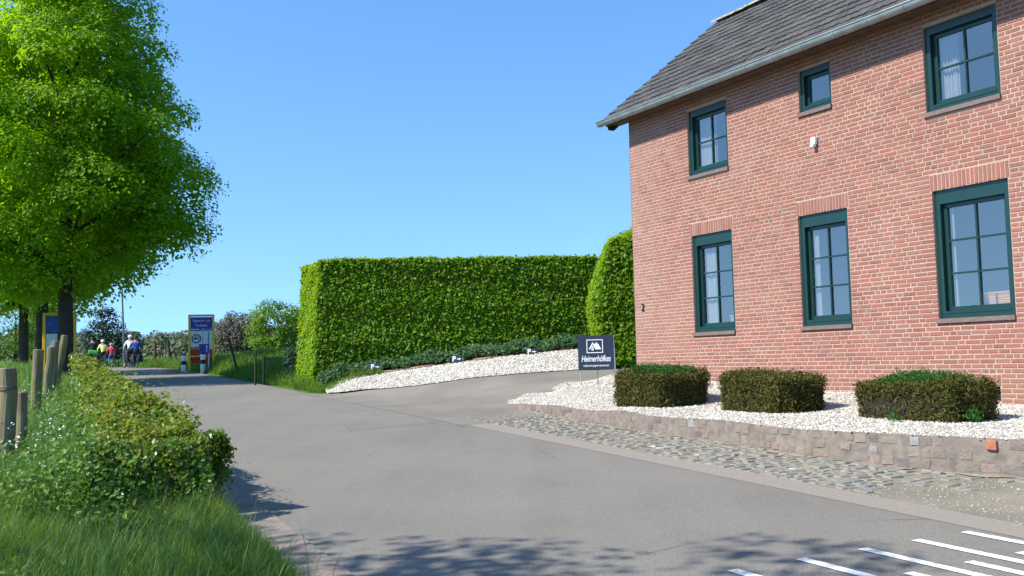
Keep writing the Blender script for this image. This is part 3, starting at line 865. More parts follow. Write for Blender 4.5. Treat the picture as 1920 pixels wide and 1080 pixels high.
# flat interlocking tile, local: x across, y up the slope, z out of it
tl_V = []; tl_F = []
prof_x = [(0, .014), (.02, .020), (.07, .020), (.09, .011), (.15, .011), (.17, .017), (.2, .017), (.22, .011), (.285, .011), (.297, .014)]
for yy, dz in ((-.01, .010), (exp_ + .06, -.018)):
    for x, z in prof_x: tl_V.append((x - .15, yy, z + dz))
npx = len(prof_x)
for x, z in prof_x: tl_V.append((x - .15, -.01, z - .012))
for j in range(npx - 1):
    tl_F.append((j, j + 1, npx + j + 1, npx + j)); tl_F.append((2 * npx + j, 2 * npx + j + 1, j + 1, j))
tl_V = np.array(tl_V); tl_F = np.array(tl_F)
tiles = []
for r in range(ROWS):
    off = 0
    nx_ = int((HW + .3 - XL) / TW)
    for j in range(nx_ + 1): tiles.append((XL + .15 + j * TW + off, r))
tiles = np.array(tiles)
d = tiles[:, 1] * exp_
tp_ = np.stack([tiles[:, 0], ex + d * math.cos(sa), ez + d * math.sin(sa) + .012], 1)
wpos = tp_ @ hm.T + np.array(HR.location)
ok, dep = in_view(wpos); order = np.argsort(np.where(ok, dep, 1e3))
tile_me = mesh_np("roof_tile", tl_V, [tl_F], [M_tile])
rV = []; rF = []; nn = 0
for rank, k in enumerate(order):
    j = rng.normal(0, .004, 3) * np.array([.6, 1.2, .3]); ry = rng.normal(0, .004); rzz = rng.normal(0, .004)
    if rank < 300:
        o = bpy.data.objects.new("roof_tile", tile_me); o.location = tp_[k] + j; o.rotation_euler = (sa, ry, rzz); link(o, roof)
    else:
        m = np.array(Matrix.Rotation(rzz, 3, "Z") @ Matrix.Rotation(sa, 3, "X")); rV.append(tl_V @ m.T + tp_[k] + j); rF.append(tl_F + nn); nn += len(tl_V)
o = obj("roof_tiling", mesh_np("roof_tiling", np.concatenate(rV), [np.concatenate(rF)], [M_tile]), roof); o["kind"] = "stuff"
# ridge caps
t = NT("ridge_tile"); nz = t.noise(14, 5, .65); t.base(t.ramp(nz, [(.35, lin(96, 92, 86)), (.65, lin(168, 160, 144))]), .9); t.bump(nz, .5, .01); M_ridge = t.m
rc = MB(); V = []; Fc = []; m = 9
for yy, k in ((0, 1.0), (.40, .88)):
    for q in range(m):
        a = math.pi * q / (m - 1); V.append((yy, math.cos(a) * .15 * k, math.sin(a) * .10 * k - .03))
for q in range(m - 1): Fc.append((q, q + 1, m + q + 1, m + q))
V += [(x, y * .86, z * .8) for x, y, z in V[:m]]
for q in range(m - 1): Fc.append((2 * m + q, 2 * m + q + 1, q + 1, q))
cap_me = rc.add(V, Fc).mesh("ridge_tile", M_ridge)
x = XL - .02
while x < HW:
    o = bpy.data.objects.new("ridge_tile", cap_me); o.location = (x, RY + rng.normal(0, .006), rz_ + .03 + rng.normal(0, .006)); o.rotation_euler = (rng.normal(0, .04), rng.normal(0, .015), 0); link(o, roof); x += .37
# verge board and soffit
vb = MB(); vb.add([(XL + .06, ex + .12, ez - .03), (XL + .06, RY, rz_ - .03), (XL + .06, RY, rz_ - .22), (XL + .06, ex + .30, ez - .16), (XL + .06, ex + .16, ez - .16)], [(0, 1, 2, 3, 4)])
vb.add([(XL + .09, ex + .12, ez - .03), (XL + .09, RY, rz_ - .03), (XL + .09, RY, rz_ - .22), (XL + .09, ex + .30, ez - .16), (XL + .09, ex + .16, ez - .16)], [(4, 3, 2, 1, 0)])
vb.build("verge_board", M_darkwood, HR)
MB().box((XL + .09, ex + .10, ez - .05), (HW + .3, -.002, ez - .02)).box((XL + .09, ex + .075, ez - .10), (HW + .3, ex + .10, ez - .01)).build("soffit_board", M_brownwood, HR)
# gutter
gt = MB(); V = []; Fc = []; m = 11
gy, gz0, gr = ex - .02, ez - .012, .092
for xx in (XL - .02, HW + .3):
    for q in range(m):
        a = math.pi * (1 + q / (m - 1)); V.append((xx, gy + math.cos(a) * gr, gz0 + math.sin(a) * gr))
for q in range(m - 1): Fc.append((q, q + 1, m + q + 1, m + q))
gt.add(V, Fc)
V2 = [(x, gy + (y - gy) * .95, gz0 + (z - gz0) * .95) for x, y, z in V]; gt.add(V2, [tuple(reversed(f)) for f in Fc])
gt.tube([(XL - .02, gy - gr - .004, gz0 + .006), (HW + .3, gy - gr - .004, gz0 + .006)], .012, 8)
gt.add([(XL - .021, gy + math.cos(math.pi * (1 + q / (m - 1))) * gr, gz0 + math.sin(math.pi * (1 + q / (m - 1))) * gr) for q in range(m)], [tuple(range(m))])
gutter = gt.build("gutter", M_zinc, HR, smooth=True)
x = .15
while x < HW:
    b_ = MB(); pts = [(x, gy + math.cos(a) * (gr + .004), gz0 + math.sin(a) * (gr + .004)) for a in [math.pi * (1 + q / 8) for q in range(9)]]
    b_.tube(pts, .008, 5); b_.tube([(x, gy + gr, gz0), (x, ex + .09, gz0 - .05)], .009, 5)
    b_.build("gutter_bracket", M_zinc, gutter); x += .66
# objects on the inner sills
def basket(name, lx, lz, w, h, d_, mat, label):
    P = np.array([lx, .34, lz]) @ hm.T + np.array(HR.location)
    e = empty(name, tuple(P), HR.rotation_euler.z); tag(e, label, "basket")
    b_ = MB()
    for k in range(5): b_.box((-w / 2 - .004 * k, -d_ / 2 - .002 * k, h * k / 5), (w / 2 + .004 * k, d_ / 2 + .002 * k, h * (k + .82) / 5))
    b_.build("body", mat, e)
    MB().tube([(-w / 2 - .02, -d_ / 2 - .01, h), (w / 2 + .02, -d_ / 2 - .01, h), (w / 2 + .02, d_ / 2 + .01, h), (-w / 2 - .02, d_ / 2 + .01, h), (-w / 2 - .02, -d_ / 2 - .01, h)], .014, 6).build("rim", mat, e)
    b2 = MB().box((-w * .2, -d_ / 2 - .014, 0), (-w * .14, -d_ / 2 - .0135 + .001, h)).build("band", M_darkwood, e)
M_wick = plain("yellow_wicker", (0.46, 0.20, 0.025), 0.7, var=.3, sc_=60)
M_wick2 = plain("pale_wicker", (0.34, 0.16, 0.09), 0.7, var=.3, sc_=60)
basket("window_basket", 8.15, hz(2.07) + .165, .46, .17, .12, M_wick, "yellow wicker basket on the inner sill of the large lower right window")
basket("window_basket", 2.76, hz(2.07) + .165, .26, .12, .12, M_wick2, "pale pink basket on the inner sill of the lower window nearest the house corner")

# ------------------------------------------------------------------ plants: leaf clouds
LEAF_V = np.array([(0, 0, 0), (.32, .45, .07), (0, 1, -.05), (-.32, .45, .07)])
LEAF_F = np.array([(0, 1, 2), (0, 2, 3)])
def leaves(P, Nn, size, spread=0.6, droop=0.2, wide=1.0, tmplV=LEAF_V, tmplF=LEAF_F, szvar=.3, up=None):
    """leaf quads at points P facing roughly along Nn"""
    n = len(P)
    Nn = Nn + rng.normal(0, spread, (n, 3)); Nn /= np.linalg.norm(Nn, axis=1)[:, None] + 1e-9
    T = rng.normal(0, 1, (n, 3)); T[:, 2] -= droop * 2
    if up is not None: T = T * .6 + up
    T -= Nn * (T * Nn).sum(1)[:, None]; T /= np.linalg.norm(T, axis=1)[:, None] + 1e-9
    B = np.cross(T, Nn)
    s = size * np.clip(rng.lognormal(0, szvar, n), .5, 1.5)
    Ms = np.stack([B * (s * wide)[:, None], T * s[:, None], Nn * s[:, None]], 2)
    return replicate(tmplV, [tmplF], Ms, P)

def join(parts):
    V = []; Fs = []; n = 0
    for v, f in parts:
        V.append(v); Fs += [q + n for q in f]; n += len(v)
    return np.concatenate(V), Fs

lt = dict(
    lime=leaf_mat("lime_leaf", [(.075, .165, .005), (.12, .235, .006), (.155, .28, .007), (.19, .31, .008)], (.50, .80, .008, 1), .52, .5, .2),
    hedge=leaf_mat("hornbeam_leaf", [(.062, .155, .006), (.10, .22, .007), (.14, .27, .009), (.175, .29, .014)], (.52, .72, .010, 1), .48, .45, .3),
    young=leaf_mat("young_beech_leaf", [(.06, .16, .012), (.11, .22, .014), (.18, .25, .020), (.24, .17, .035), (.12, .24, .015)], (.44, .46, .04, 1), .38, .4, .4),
    beech=leaf_mat("older_shaded_beech_leaf", [(.03, .085, .010), (.05, .13, .012), (.08, .18, .014), (.11, .21, .02)], (.26, .44, .02, 1), .36, .35, .5),  # older beech leaves, darkened further to paint in the hedge's shaded sides
    yew=leaf_mat("yew_needle", [(.022, .040, .008), (.050, .070, .012), (.085, .098, .015), (.13, .105, .020), (.20, .13, .025)], (.08, .07, .012, 1), .18, .55, .25),
    yewtop=leaf_mat("fresh_yew_needle", [(.03, .10, .015), (.045, .15, .02)], (.06, .22, .02, 1), .3, .5, .3),
    ivy=leaf_mat("ivy_leaf", [(.016, .052, .012), (.032, .085, .022), (.055, .125, .03)], (.06, .14, .03, 1), .18, .5, .3),
    grass=leaf_mat("grass_blade", [(.045, .11, .010), (.07, .155, .015), (.11, .20, .022), (.17, .22, .045)], (.28, .46, .025, 1), .46, .45, .3, (.03, .09, .012), 1.1),
    meadow=leaf_mat("meadow_grass", [(.055, .135, .02), (.08, .175, .03), (.10, .20, .045), (.14, .21, .06)], (.26, .44, .06, 1), .42, .5, .3),
    weed=leaf_mat("weed_leaf", [(.035, .11, .012), (.075, .175, .018), (.12, .23, .025), (.18, .26, .04)], (.16, .30, .03, 1), .3, .5, .3),
    pale=leaf_mat("pale_blade", [(.16, .22, .05), (.24, .26, .08), (.12, .2, .04)], (.3, .34, .06, 1), .4, .5, .3),
    far=leaf_mat("far_leaf", [(.055, .14, .010), (.09, .19, .014), (.13, .22, .025)], (.3, .46, .02, 1), .38, .6, .2),
    wood=leaf_mat("hazy_budding_twigs", [(.10, .13, .06), (.13, .15, .085), (.11, .16, .07), (.15, .14, .10)], (.12, .13, .05, 1), .2, .8, .1),  # pale greyed tone: distance haze is put into the colour of the wood
    purple=leaf_mat("bare_twigs", [(.105, .10, .075), (.12, .11, .085), (.105, .125, .065)], (.1, .08, .07, 1), .1, .8, .1),
    dark=leaf_mat("evergreen_needle", [(.010, .030, .018), (.02, .05, .03), (.035, .07, .04)], (.05, .1, .04, 1), .15, .6, .25))
t = NT("bark"); nz = t.noise(9, 6, .7, dist=1.0)
t.base(t.ramp(nz, [(.3, (.028, .024, .018, 1)), (.7, (.085, .072, .055, 1))]), .95, 0, .15); t.bump(nz, 1.0, .04); M_bark = t.m
M_twig = plain("hedge_twigs", (.022, .018, .010), .95, var=.4, sc_=30)
M_twigg = plain("hedge_inside", (.035, .055, .010), .95, var=.4, sc_=30)

# --- trees with clumped crowns
def crown_cloud(centers, radii, per, size, flat=.7, hollow=.62, mat=None):
    parts = []
    for c, r in zip(centers, radii):
        n = max(8, int(per * r * r))
        d = rng.normal(0, 1, (n, 3)); d[:, 2] = np.where(d[:, 2] < -.35, -d[:, 2] * .6, d[:, 2]); d /= np.linalg.norm(d, axis=1)[:, None]
        q = r * (hollow + (1 - hollow) * rng.uniform(0, 1, n) ** .6)
        q *= 1 + .25 * np.sin(d[:, 0] * 5 + c[0] * 3) * np.cos(d[:, 1] * 5 + c[1])
        P = c + d * q[:, None] * np.array([1, 1, flat])
        Nn = d * 1.0 + np.array([-.2, -.1, .6])
        parts.append(leaves(P, Nn, size, .38, .35, 1.15))
    return join(parts)

def tree(name, label, cat, base, prof_r, z0, z1, nclump, crad, per, leafsize, trunk_r, mat, group=None, lean=(0, 0), limbs=16, squash=1.0, flat=.7, inner=.5, sparse_low=0.0):
    e = empty(name, base); tag(e, label, cat, group)
    cs = []; rs = []
    tries = 0
    while len(cs) < nclump and tries < nclump * 60:
        tries += 1
        z = rng.uniform(z0, z1); rr = np.interp(z, prof_r[0], prof_r[1]); a = rng.uniform(0, 2 * np.pi)
        if rng.uniform(0, max(prof_r[1])) > rr: continue
        f = rng.uniform(inner, 1.0) ** .6
        r = rng.uniform(*crad)
        rr = max(rr - r * .55, .1) * f
        p = np.array([math.cos(a) * rr + lean[0] * (z - z0), math.sin(a) * rr * squash + lean[1] * (z - z0), z])
        if any(np.linalg.norm((p - q) * np.array([1, 1, 1.3])) < .60 * r for q in cs): continue
        cs.append(p); rs.append(r)
    V, Fs = crown_cloud(cs, rs, per, leafsize, flat)
    tr = MB()
    zt_top = z0 + (z1 - z0) * .75
    pts = [(0, 0, -.3), (0, 0, .0), (.02, .01, .5), (.03, 0, z0 * .6), (.0, .03, z0), (lean[0] * 2, .05, z0 + (zt_top - z0) * .5), (lean[0] * 4, .1, zt_top)]
    tr.tube(pts, [trunk_r * 1.5, trunk_r * 1.3, trunk_r * 1.06, trunk_r, trunk_r * .92, trunk_r * .55, trunk_r * .15], 12)
    for k in range(min(limbs, len(cs))):
        c = cs[k]
        if c[2] < z0 + 1.5: continue
        zs_ = min(max(z0 + .7, c[2] - np.linalg.norm(c[:2]) * .6), zt_top - .2)
        mid = (c[0] * .5 + rng.normal(0, .1), c[1] * .5 + rng.normal(0, .1), zs_ + (c[2] - zs_) * .6)
        tr.tube([(0.01, .02, zs_), mid, tuple(c)], [trunk_r * .33, trunk_r * .2, trunk_r * .05], 6)
    tr.build("trunk", M_bark, e, smooth=True)
    obj("crown", mesh_np("crown", V, Fs, [mat]), e)
    return e

lime_prof = ([2.4, 3.2, 4.3, 5.5, 7, 8.5, 10, 12, 14, 16, 17.5], [1.6, 2.8, 4.1, 4.75, 4.8, 4.5, 4.0, 3.1, 2.4, 1.5, .6])
tree("lime_tree", "nearest big lime tree with bright green crown and thick trunk by the road", "tree", (-15.2, 33, zt1(-15.2, 33)), lime_prof, 2.9, 17.2, 185, (.8, 1.75), 620, .115, .25, lt["lime"], "lime trees along the road", limbs=30, inner=.3)
tree("lime_tree", "second lime tree, its dark trunk left of the yellow framed sign", "tree", (-21.3, 44, zt1(-21.3, 44)), (lime_prof[0], [v * 1.1 for v in lime_prof[1]]), 3.2, 17, 170, (.9, 1.6), 210, .19, .27, lt["lime"], "lime trees along the road", limbs=14)
tree("lime_tree", "farthest lime tree of the row, slim dark trunk at the meadow side", "tree", (-32.2, 64, zt1(-32.2, 64)), (lime_prof[0], [v * 1.15 for v in lime_prof[1]]), 3.2, 16, 130, (1.0, 1.7), 160, .22, .30, lt["lime"], "lime trees along the road", limbs=12)
# tree standing beside the photographer, seen by its shadow on the road and in the window
_keep = rng; rng = np.random.default_rng(21)
tree("roadside_tree", "sparsely leaved tree whose branches shade the road in front", "tree", (-7.0, .75, zt1(-7.0, .75)), ([4, 5, 6.5, 8, 9], [2.8, 4.6, 4.9, 4.2, 1.5]), 4.5, 8.6, 62, (.35, .85), 260, .11, .2, lt["lime"], limbs=60, inner=.55, flat=.5)
rng = _keep

# --- clipped hedges
def box_hedge(name, label, cat, corners, zb, zt_, dens, size, mat, core_mat, lean=0.0, group=None, wob=.05, up=.0, topdens=1.0, rough=.05, chip=0.0, matcore_in=.12, roundtop=0.0, spread=.55):
    """leafy prism over a ground quad; zb, zt_: heights at its four corners"""
    C4 = np.array(corners, float); ctr = C4.mean(0)
    e = empty(name, (ctr[0], ctr[1], float(np.mean(zb)))); tag(e, label, cat, group); org = np.array([ctr[0], ctr[1], float(np.mean(zb))])
    top = ctr + (C4 - ctr) * 1.0
    if lean:
        v = C4 - ctr; top = C4 - v / np.linalg.norm(v, axis=1)[:, None] * lean * 1.4
    Ps = []; Ns = []
    def face(a0, a1, b0, b1, dn):
        # bilinear patch
        A = [np.array(q) for q in (a0, a1, b0, b1)]
        area = (np.linalg.norm(A[1] - A[0]) + np.linalg.norm(A[3] - A[2])) / 2 * (np.linalg.norm(A[2] - A[0]) + np.linalg.norm(A[3] - A[1])) / 2
        n = int(area * dens * dn); u = rng.uniform(0, 1, n)[:, None]; v = rng.uniform(0, 1, n)[:, None]
        P = (A[0] * (1 - u) + A[1] * u) * (1 - v) + (A[2] * (1 - u) + A[3] * u) * v
        nn = np.cross(A[1] - A[0], A[2] - A[0]); nn = nn / np.linalg.norm(nn)
        if nn @ (A[0] + A[1] + A[2] + A[3] - 4 * np.array([ctr[0], ctr[1], (np.mean(zb) + np.mean(zt_)) / 2])) < 0: nn = -nn
        s = P * 1.7
        bump = wob * (np.sin(s[:, 0] * 1.9 + s[:, 2] * 1.3) + np.sin(s[:, 1] * 2.3 + s[:, 2] * 3.1 + 1) + .8 * np.sin(s[:, 0] * 5.1 + s[:, 1] * 4.3 + s[:, 2] * 4.7))
        P = P + nn * (bump + rng.normal(0, rough, n) - rough)[:, None]
        Ps.append(P); Ns.append(np.repeat(nn[None], n, 0))
    Bt = [np.array([C4[k][0], C4[k][1], zb[k]]) for k in range(4)]; Tp = [np.array([top[k][0], top[k][1], zt_[k]]) for k in range(4)]
    for k in range(4):
        j = (k + 1) % 4; face(Bt[k], Bt[j], Tp[k], Tp[j], 1.0)
    face(Tp[0], Tp[1], Tp[3], Tp[2], topdens)
    P = np.concatenate(Ps); Nn = np.concatenate(Ns)
    Nn = Nn + np.array([0, 0, up])
    return e, org, P, Nn, Bt, Tp, ctr

def hedge_core(e, org, Bt, Tp, ctr, inset, mat, name="inner_twigs"):
    V = []
    for q, dz in ((Bt, 0.0), (Tp, -inset)):
        for p in q:
            d = p[:2] - ctr; L_ = np.linalg.norm(d); d = d * (L_ - inset * 1.3) / L_
            V.append((ctr[0] + d[0] - org[0], ctr[1] + d[1] - org[1], p[2] + dz - org[2]))
    m = MB().add(V, [(3, 2, 1, 0), (4, 5, 6, 7)] + [(k, (k + 1) % 4, (k + 1) % 4 + 4, k + 4) for k in range(4)])
    return m.build(name, mat, e)

# the tall hornbeam hedge behind the parking bay
C4 = [(-5.62, 27.35), (2.75, 28.35), (2.3, 30.3), (-6.55, 29.5)]
zb4 = [zt1(*p) - .05 for p in C4]
e, org, P, Nn, Bt, Tp, ctr = box_hedge("clipped_hedge", "tall clipped hornbeam hedge forming a long green wall behind the white parking bay", "hedge", C4, zb4, [4.58, 4.62, 4.62, 4.58], 2100, .1, None, None, lean=.16, wob=.018, rough=.035, up=.75)
keep = in_view(P, .5)[0]
P, Nn = P[keep], Nn[keep]
V, Fs = leaves(P - org, Nn, .085, .5, .5, 1.15)
obj("foliage", mesh_np("foliage", V, Fs, [lt["hedge"]]), e); hedge_core(e, org, Bt, Tp, ctr, .14, M_twigg)
# the hedge beside the gable
C4 = [(2.15, 23.4), (4.05, 23.3), (4.2, 25.6), (2.2, 25.6)]
zb4 = [zt1(*p) + .08 for p in C4]
e, org, P, Nn, Bt, Tp, ctr = box_hedge("clipped_hedge", "rounded upright hedge between the house gable and the sign board", "hedge", C4, zb4, [4.55] * 4, 1900, .1, None, None, lean=.0, wob=.04, rough=.06, up=.7)
hgt = np.clip((P[:, 2] - 3.3) / 1.5, 0, 1) ** 1.6
k = 1 - .36 * hgt
cc = np.array([3.25, 24.3])
P[:, :2] = cc + (P[:, :2] - cc) * k[:, None]
belly = .12 * np.sin(np.clip((P[:, 2] - 1.3) / 2.6, 0, 1) * np.pi); 
P[:, 0] -= belly * (P[:, 0] < cc[0])
P[:, 2] += .28 * np.clip(1 - np.hypot(P[:, 0] - cc[0], P[:, 1] - cc[1]) / .8, 0, 1) * (P[:, 2] > 4.3)
V, Fs = leaves(P - org, Nn, .085, .6, .5, 1.1)
obj("foliage", mesh_np("foliage", V, Fs, [lt["hedge"]]), e)
Tp = [np.array([cc[0] + (p[0] - cc[0]) * .6, cc[1] + (p[1] - cc[1]) * .6, p[2] - .1]) for p in Tp]
hedge_core(e, org, Bt, Tp, ctr, .16, M_twigg)

# ivy below the tall hedge
t_ = np.linspace(0, 1, 300); iv = resample(IV + [(2.6, 26.7)], 300)
n = 11000; k = rng.integers(0, 300, n); v = rng.uniform(0, 1, n)
back = resample([(-5.5, 27.3), (2.9, 28.2)], 300)
P = iv[k] * (1 - v[:, None]) + back[k] * v[:, None]
P = P + rng.normal(0, .03, P.shape)
edge = .12 * np.sin(k * .21) + .08 * np.sin(k * .57)
hh = (.06 + .20 * np.sin(np.clip(v * .9 + .05, 0, 1) * np.pi) ** .6) * (1 + .2 * np.sin(k * .13) + .15 * np.sin(k * .41))
keep = v > .06 + edge * .5
P, hh, v = P[keep], hh[keep], v[keep]
z = zt(P[:, 0], P[:, 1]) + hh * rng.uniform(.75, 1.05, len(P))
V, Fs = leaves(np.c_[P, z], np.c_[np.zeros(len(P)), -.6 * np.ones(len(P)), np.ones(len(P))], .075, .5, .2, 1.5)
o = obj("ivy", mesh_np("ivy", V, Fs, [lt["ivy"]])); o["kind"] = "stuff"; tag(o, "dark ivy ground cover along the foot of the tall hedge", "ivy")
# bare reddish soil patches along the gravel edge
for a, b in ((.18, .30), (.56, .66), (.30, .42)):
    q = resample(IV, 200)[int(a * 200):int(b * 200)]
    w = .10 * np.sin(np.linspace(0, np.pi, len(q)))[:, None]
    sheet("bare_soil", q + np.array([0, -.04]) - w * np.array([0, .8]), q + np.array([0, .08]) + w * np.array([0, .6]), 12, 3, .05, M_sand)

# --- clipped yew cushions on the gravel
yew_spots = [("low clipped yew cushion nearest the sign board, with a green patch on top", (2.27, 15.2), 1.22, 1.02, .84, .49, True),
             ("middle one of the three clipped yew cushions, brownish green all over", (3.69, 13.6), 1.26, .95, .79, .48, False),
             ("broad clipped yew cushion below the large lower right window, bright green on top", (5.13, 11.45), 1.46, .82, .745, .455, True)]
uv = U2; nv_ = -N2
for lab, (bx, by), L_, W_, zb_, h_, grn in yew_spots:
    p0 = np.array([bx, by]); C4 = [p0, p0 + uv * L_, p0 + uv * L_ + nv_ * W_, p0 + nv_ * W_]
    zb4 = [float(zbed(*p)) - .02 for p in C4]; ztop = [zb_ + h_ + .25 * (z - zb4[0]) for z in zb4]
    e, org, P, Nn, Bt, Tp, ctr = box_hedge("clipped_yew", lab, "yew", C4, zb4, ztop, 9000, .05, None, None, lean=-.02, group="clipped yew cushions in front of the house", wob=.030, rough=.045, topdens=1.2)
    rel = (P[:, :2] - p0) @ np.stack([uv, nv_], 1); topm = P[:, 2] > np.interp(rel[:, 0], [0, L_], [ztop[0], ztop[1]]) - .06
    # rounded vertical corners
    a_, b_ = (rel[:, 0] / L_ - .5) * 2, (rel[:, 1] / W_ - .5) * 2
    kk = 1 - .07 * np.clip(np.abs(a_ * b_), 0, 1) ** 3
    P[:, :2] = ctr + (P[:, :2] - ctr) * kk[:, None]
    patch = topm & (np.abs(a_ + .05) < .70) & (np.abs(b_) < .66) if grn else np.zeros(len(P), bool)
    V, Fs = leaves(P[~patch] - org, Nn[~patch], .05, .8, .1, .40)
    obj("foliage", mesh_np("foliage", V, Fs, [lt["yew"]]), e)
    if grn:
        Q = P[patch]; Q[:, 2] += .05 * np.clip(1 - (a_[patch] / .75) ** 2, 0, 1) * np.clip(1 - (b_[patch] / .8) ** 2, 0, 1) + .03; Q = np.concatenate([Q, Q + rng.normal(0, .012, Q.shape)])
        V, Fs = leaves(Q - org, np.tile([0, 0, 1.0], (len(Q), 1)), .05, .7, -.3, .35)
        obj("green_patch", mesh_np("green_patch", V, Fs, [lt["yewtop"]]), e)
    hedge_core(e, org, Bt, Tp, ctr, .07, M_twig)
def tuft(name, label, loc, r, h, n, mat, size, cat="plant"):
    d = rng.normal(0, 1, (n, 3)); d[:, 2] = np.abs(d[:, 2]); d /= np.linalg.norm(d, axis=1)[:, None]
    P = d * np.array([r, r, h]) * rng.uniform(.4, 1, n)[:, None]
    V, Fs = leaves(P, d, size, .5, -.5, .35)
    o = obj(name, mesh_np(name, V, Fs, [mat]), None, None, loc); tag(o, label, cat); return o
tuft("weed_plant", "small fresh green weed at the right foot of the broad yew cushion", (5.36, 11.5, .76), .12, .2, 260, lt["yewtop"], .06)
tuft("weed_plant", "tiny green weed at the front of the broad yew cushion", (4.62, 11.95, .75), .09, .12, 120, lt["yewtop"], .05)

# --- roadside hedge on the left
def strip_hedge():
    s0, s1, tl, tr_ = 8.85, 27.5, .40, 1.20
    ns = 400
    e = empty("roadside_hedge", (*[float(v) for v in st(9.0, .8)], zt1(*[float(v) for v in st(9.0, .8)]))); org = np.array(e.location)
    tag(e, "low yellow green roadside hedge of young beech running along the left road edge", "hedge")
    def tl_(s): return .50 + .45 * np.clip((s - 9) / 18, 0, 1)
    def hh(s): return .75 + .05 * np.sin(s * 1.3) + .04 * np.sin(s * 3.1 + 1) + .10 * np.clip((s - 14) / 12, 0, 1)
    Ps = []; Ns = []
    n = 52000   # top
    s = s0 + (s1 - s0) * rng.uniform(0, 1, n) ** 1.35; tt = tl_(s) + (tr_ - tl_(s)) * rng.uniform(0, 1, n)
    edge = np.minimum(tt - tl_(s), tr_ - tt); z = hh(s) - .10 * np.exp(-edge / .1) + .05 * np.sin(s * 5 + tt * 6) + rng.normal(0, .04, n)
    Ps.append((s, tt, z)); Ns.append(np.tile([0, 0, 1.0], (n, 1)))
    n = 32000   # road side
    s = s0 + (s1 - s0) * rng.uniform(0, 1, n) ** 1.5; z = rng.uniform(0, 1, n) * hh(s); tt = tr_ + .16 * (1 - z / .85) + .06 * np.sin(s * 2.7 + z * 4) + rng.normal(0, .05, n) + .10 * np.sin(z / .85 * 3.1)
    Ps.append((s, tt, z)); Ns.append(np.tile([mv[0], mv[1], .3], (n, 1)))
    n = 17000   # near end
    tt = rng.uniform(tl - .05, tr_ + .1, n); z = rng.uniform(0, 1, n) * hh(np.full(n, s0)); q = np.sin(np.clip((tt - tl) / (tr_ - tl), 0, 1) * np.pi)
    s = s0 - .42 * np.clip(1 - z / .85, 0, 1) - .15 * q * np.sin(z / .85 * 2.6) + rng.normal(0, .06, n) + .06 * np.sin(tt * 7 + z * 5)
    Ps.append((s, tt, z)); Ns.append(np.tile([-rv[0], -rv[1], .35], (n, 1)))
    n = 9000    # meadow side
    s = s0 + (s1 - s0) * rng.uniform(0, 1, n); z = rng.uniform(.2, 1, n) * hh(s); tt = tl_(s) + rng.normal(0, .06, n)
    Ps.append((s, tt, z)); Ns.append(np.tile([-mv[0], -mv[1], .3], (n, 1)))
    # stray shoots
    n = 3000; s = s0 + (s1 - s0) * rng.uniform(0, 1, n) ** 1.5; tt = rng.uniform(tl + .3, tr_ + .1, n); z = hh(s) + rng.uniform(0, .26, n) * rng.uniform(0, 1, n) ** 1.5
    Ps.append((s, tt, z)); Ns.append(np.tile([0, 0, 1.0], (n, 1)))
    s, tt, z = [np.concatenate(q) for q in zip(*Ps)]; Nn = np.concatenate(Ns)
    x, y = st(s, tt); P = np.stack([x, y, zt(x, y) + z], 1)
    size = .040 * (1 + .06 * (s - s0))
    # ragged face: hollows and tufts
    lump = np.sin(P[:, 0] * 6.1 + P[:, 2] * 5.3) + np.sin(P[:, 1] * 7.3 - P[:, 2] * 6.7 + 2) + np.sin(P[:, 0] * 13 + P[:, 1] * 11 + P[:, 2] * 12)
    P = P + Nn * (lump * .035)[:, None]
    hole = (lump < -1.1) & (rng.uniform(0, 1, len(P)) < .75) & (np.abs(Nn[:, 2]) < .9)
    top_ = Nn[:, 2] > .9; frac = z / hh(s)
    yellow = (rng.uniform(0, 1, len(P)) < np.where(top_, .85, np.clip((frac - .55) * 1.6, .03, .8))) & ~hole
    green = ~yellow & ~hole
    for k_, m_, nm in ((yellow, lt["young"], "foliage"), (green, lt["beech"], "older_shaded_foliage")):  # sides and near end take the darker leaf: older growth plus painted shade
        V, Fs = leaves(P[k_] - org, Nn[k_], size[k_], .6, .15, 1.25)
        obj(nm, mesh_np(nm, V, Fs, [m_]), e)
    # inside
    sv = np.linspace(s0 + .22, s1 - .1, 60); V = []; Fc = []
    for q in sv:
        for tq, zq in ((tl_(q) + .1, -.1), (tr_ - .14, -.1), (tr_ - .2, float(hh(q)) - .13), (tl_(q) + .14, float(hh(q)) - .13)):
            x, y = st(q, tq); V.append((float(x) - org[0], float(y) - org[1], zt1(float(x), float(y)) + zq - org[2]))
    for k in range(len(sv) - 1):
        for j in range(4): Fc.append((4 * k + j, 4 * k + (j + 1) % 4, 4 * k + 4 + (j + 1) % 4, 4 * k + 4 + j))
    Fc += [(3, 2, 1, 0), tuple(range(len(V) - 4, len(V)))]
    MB().add(V, Fc).build("inner_twigs", M_twigg, e)
strip_hedge()

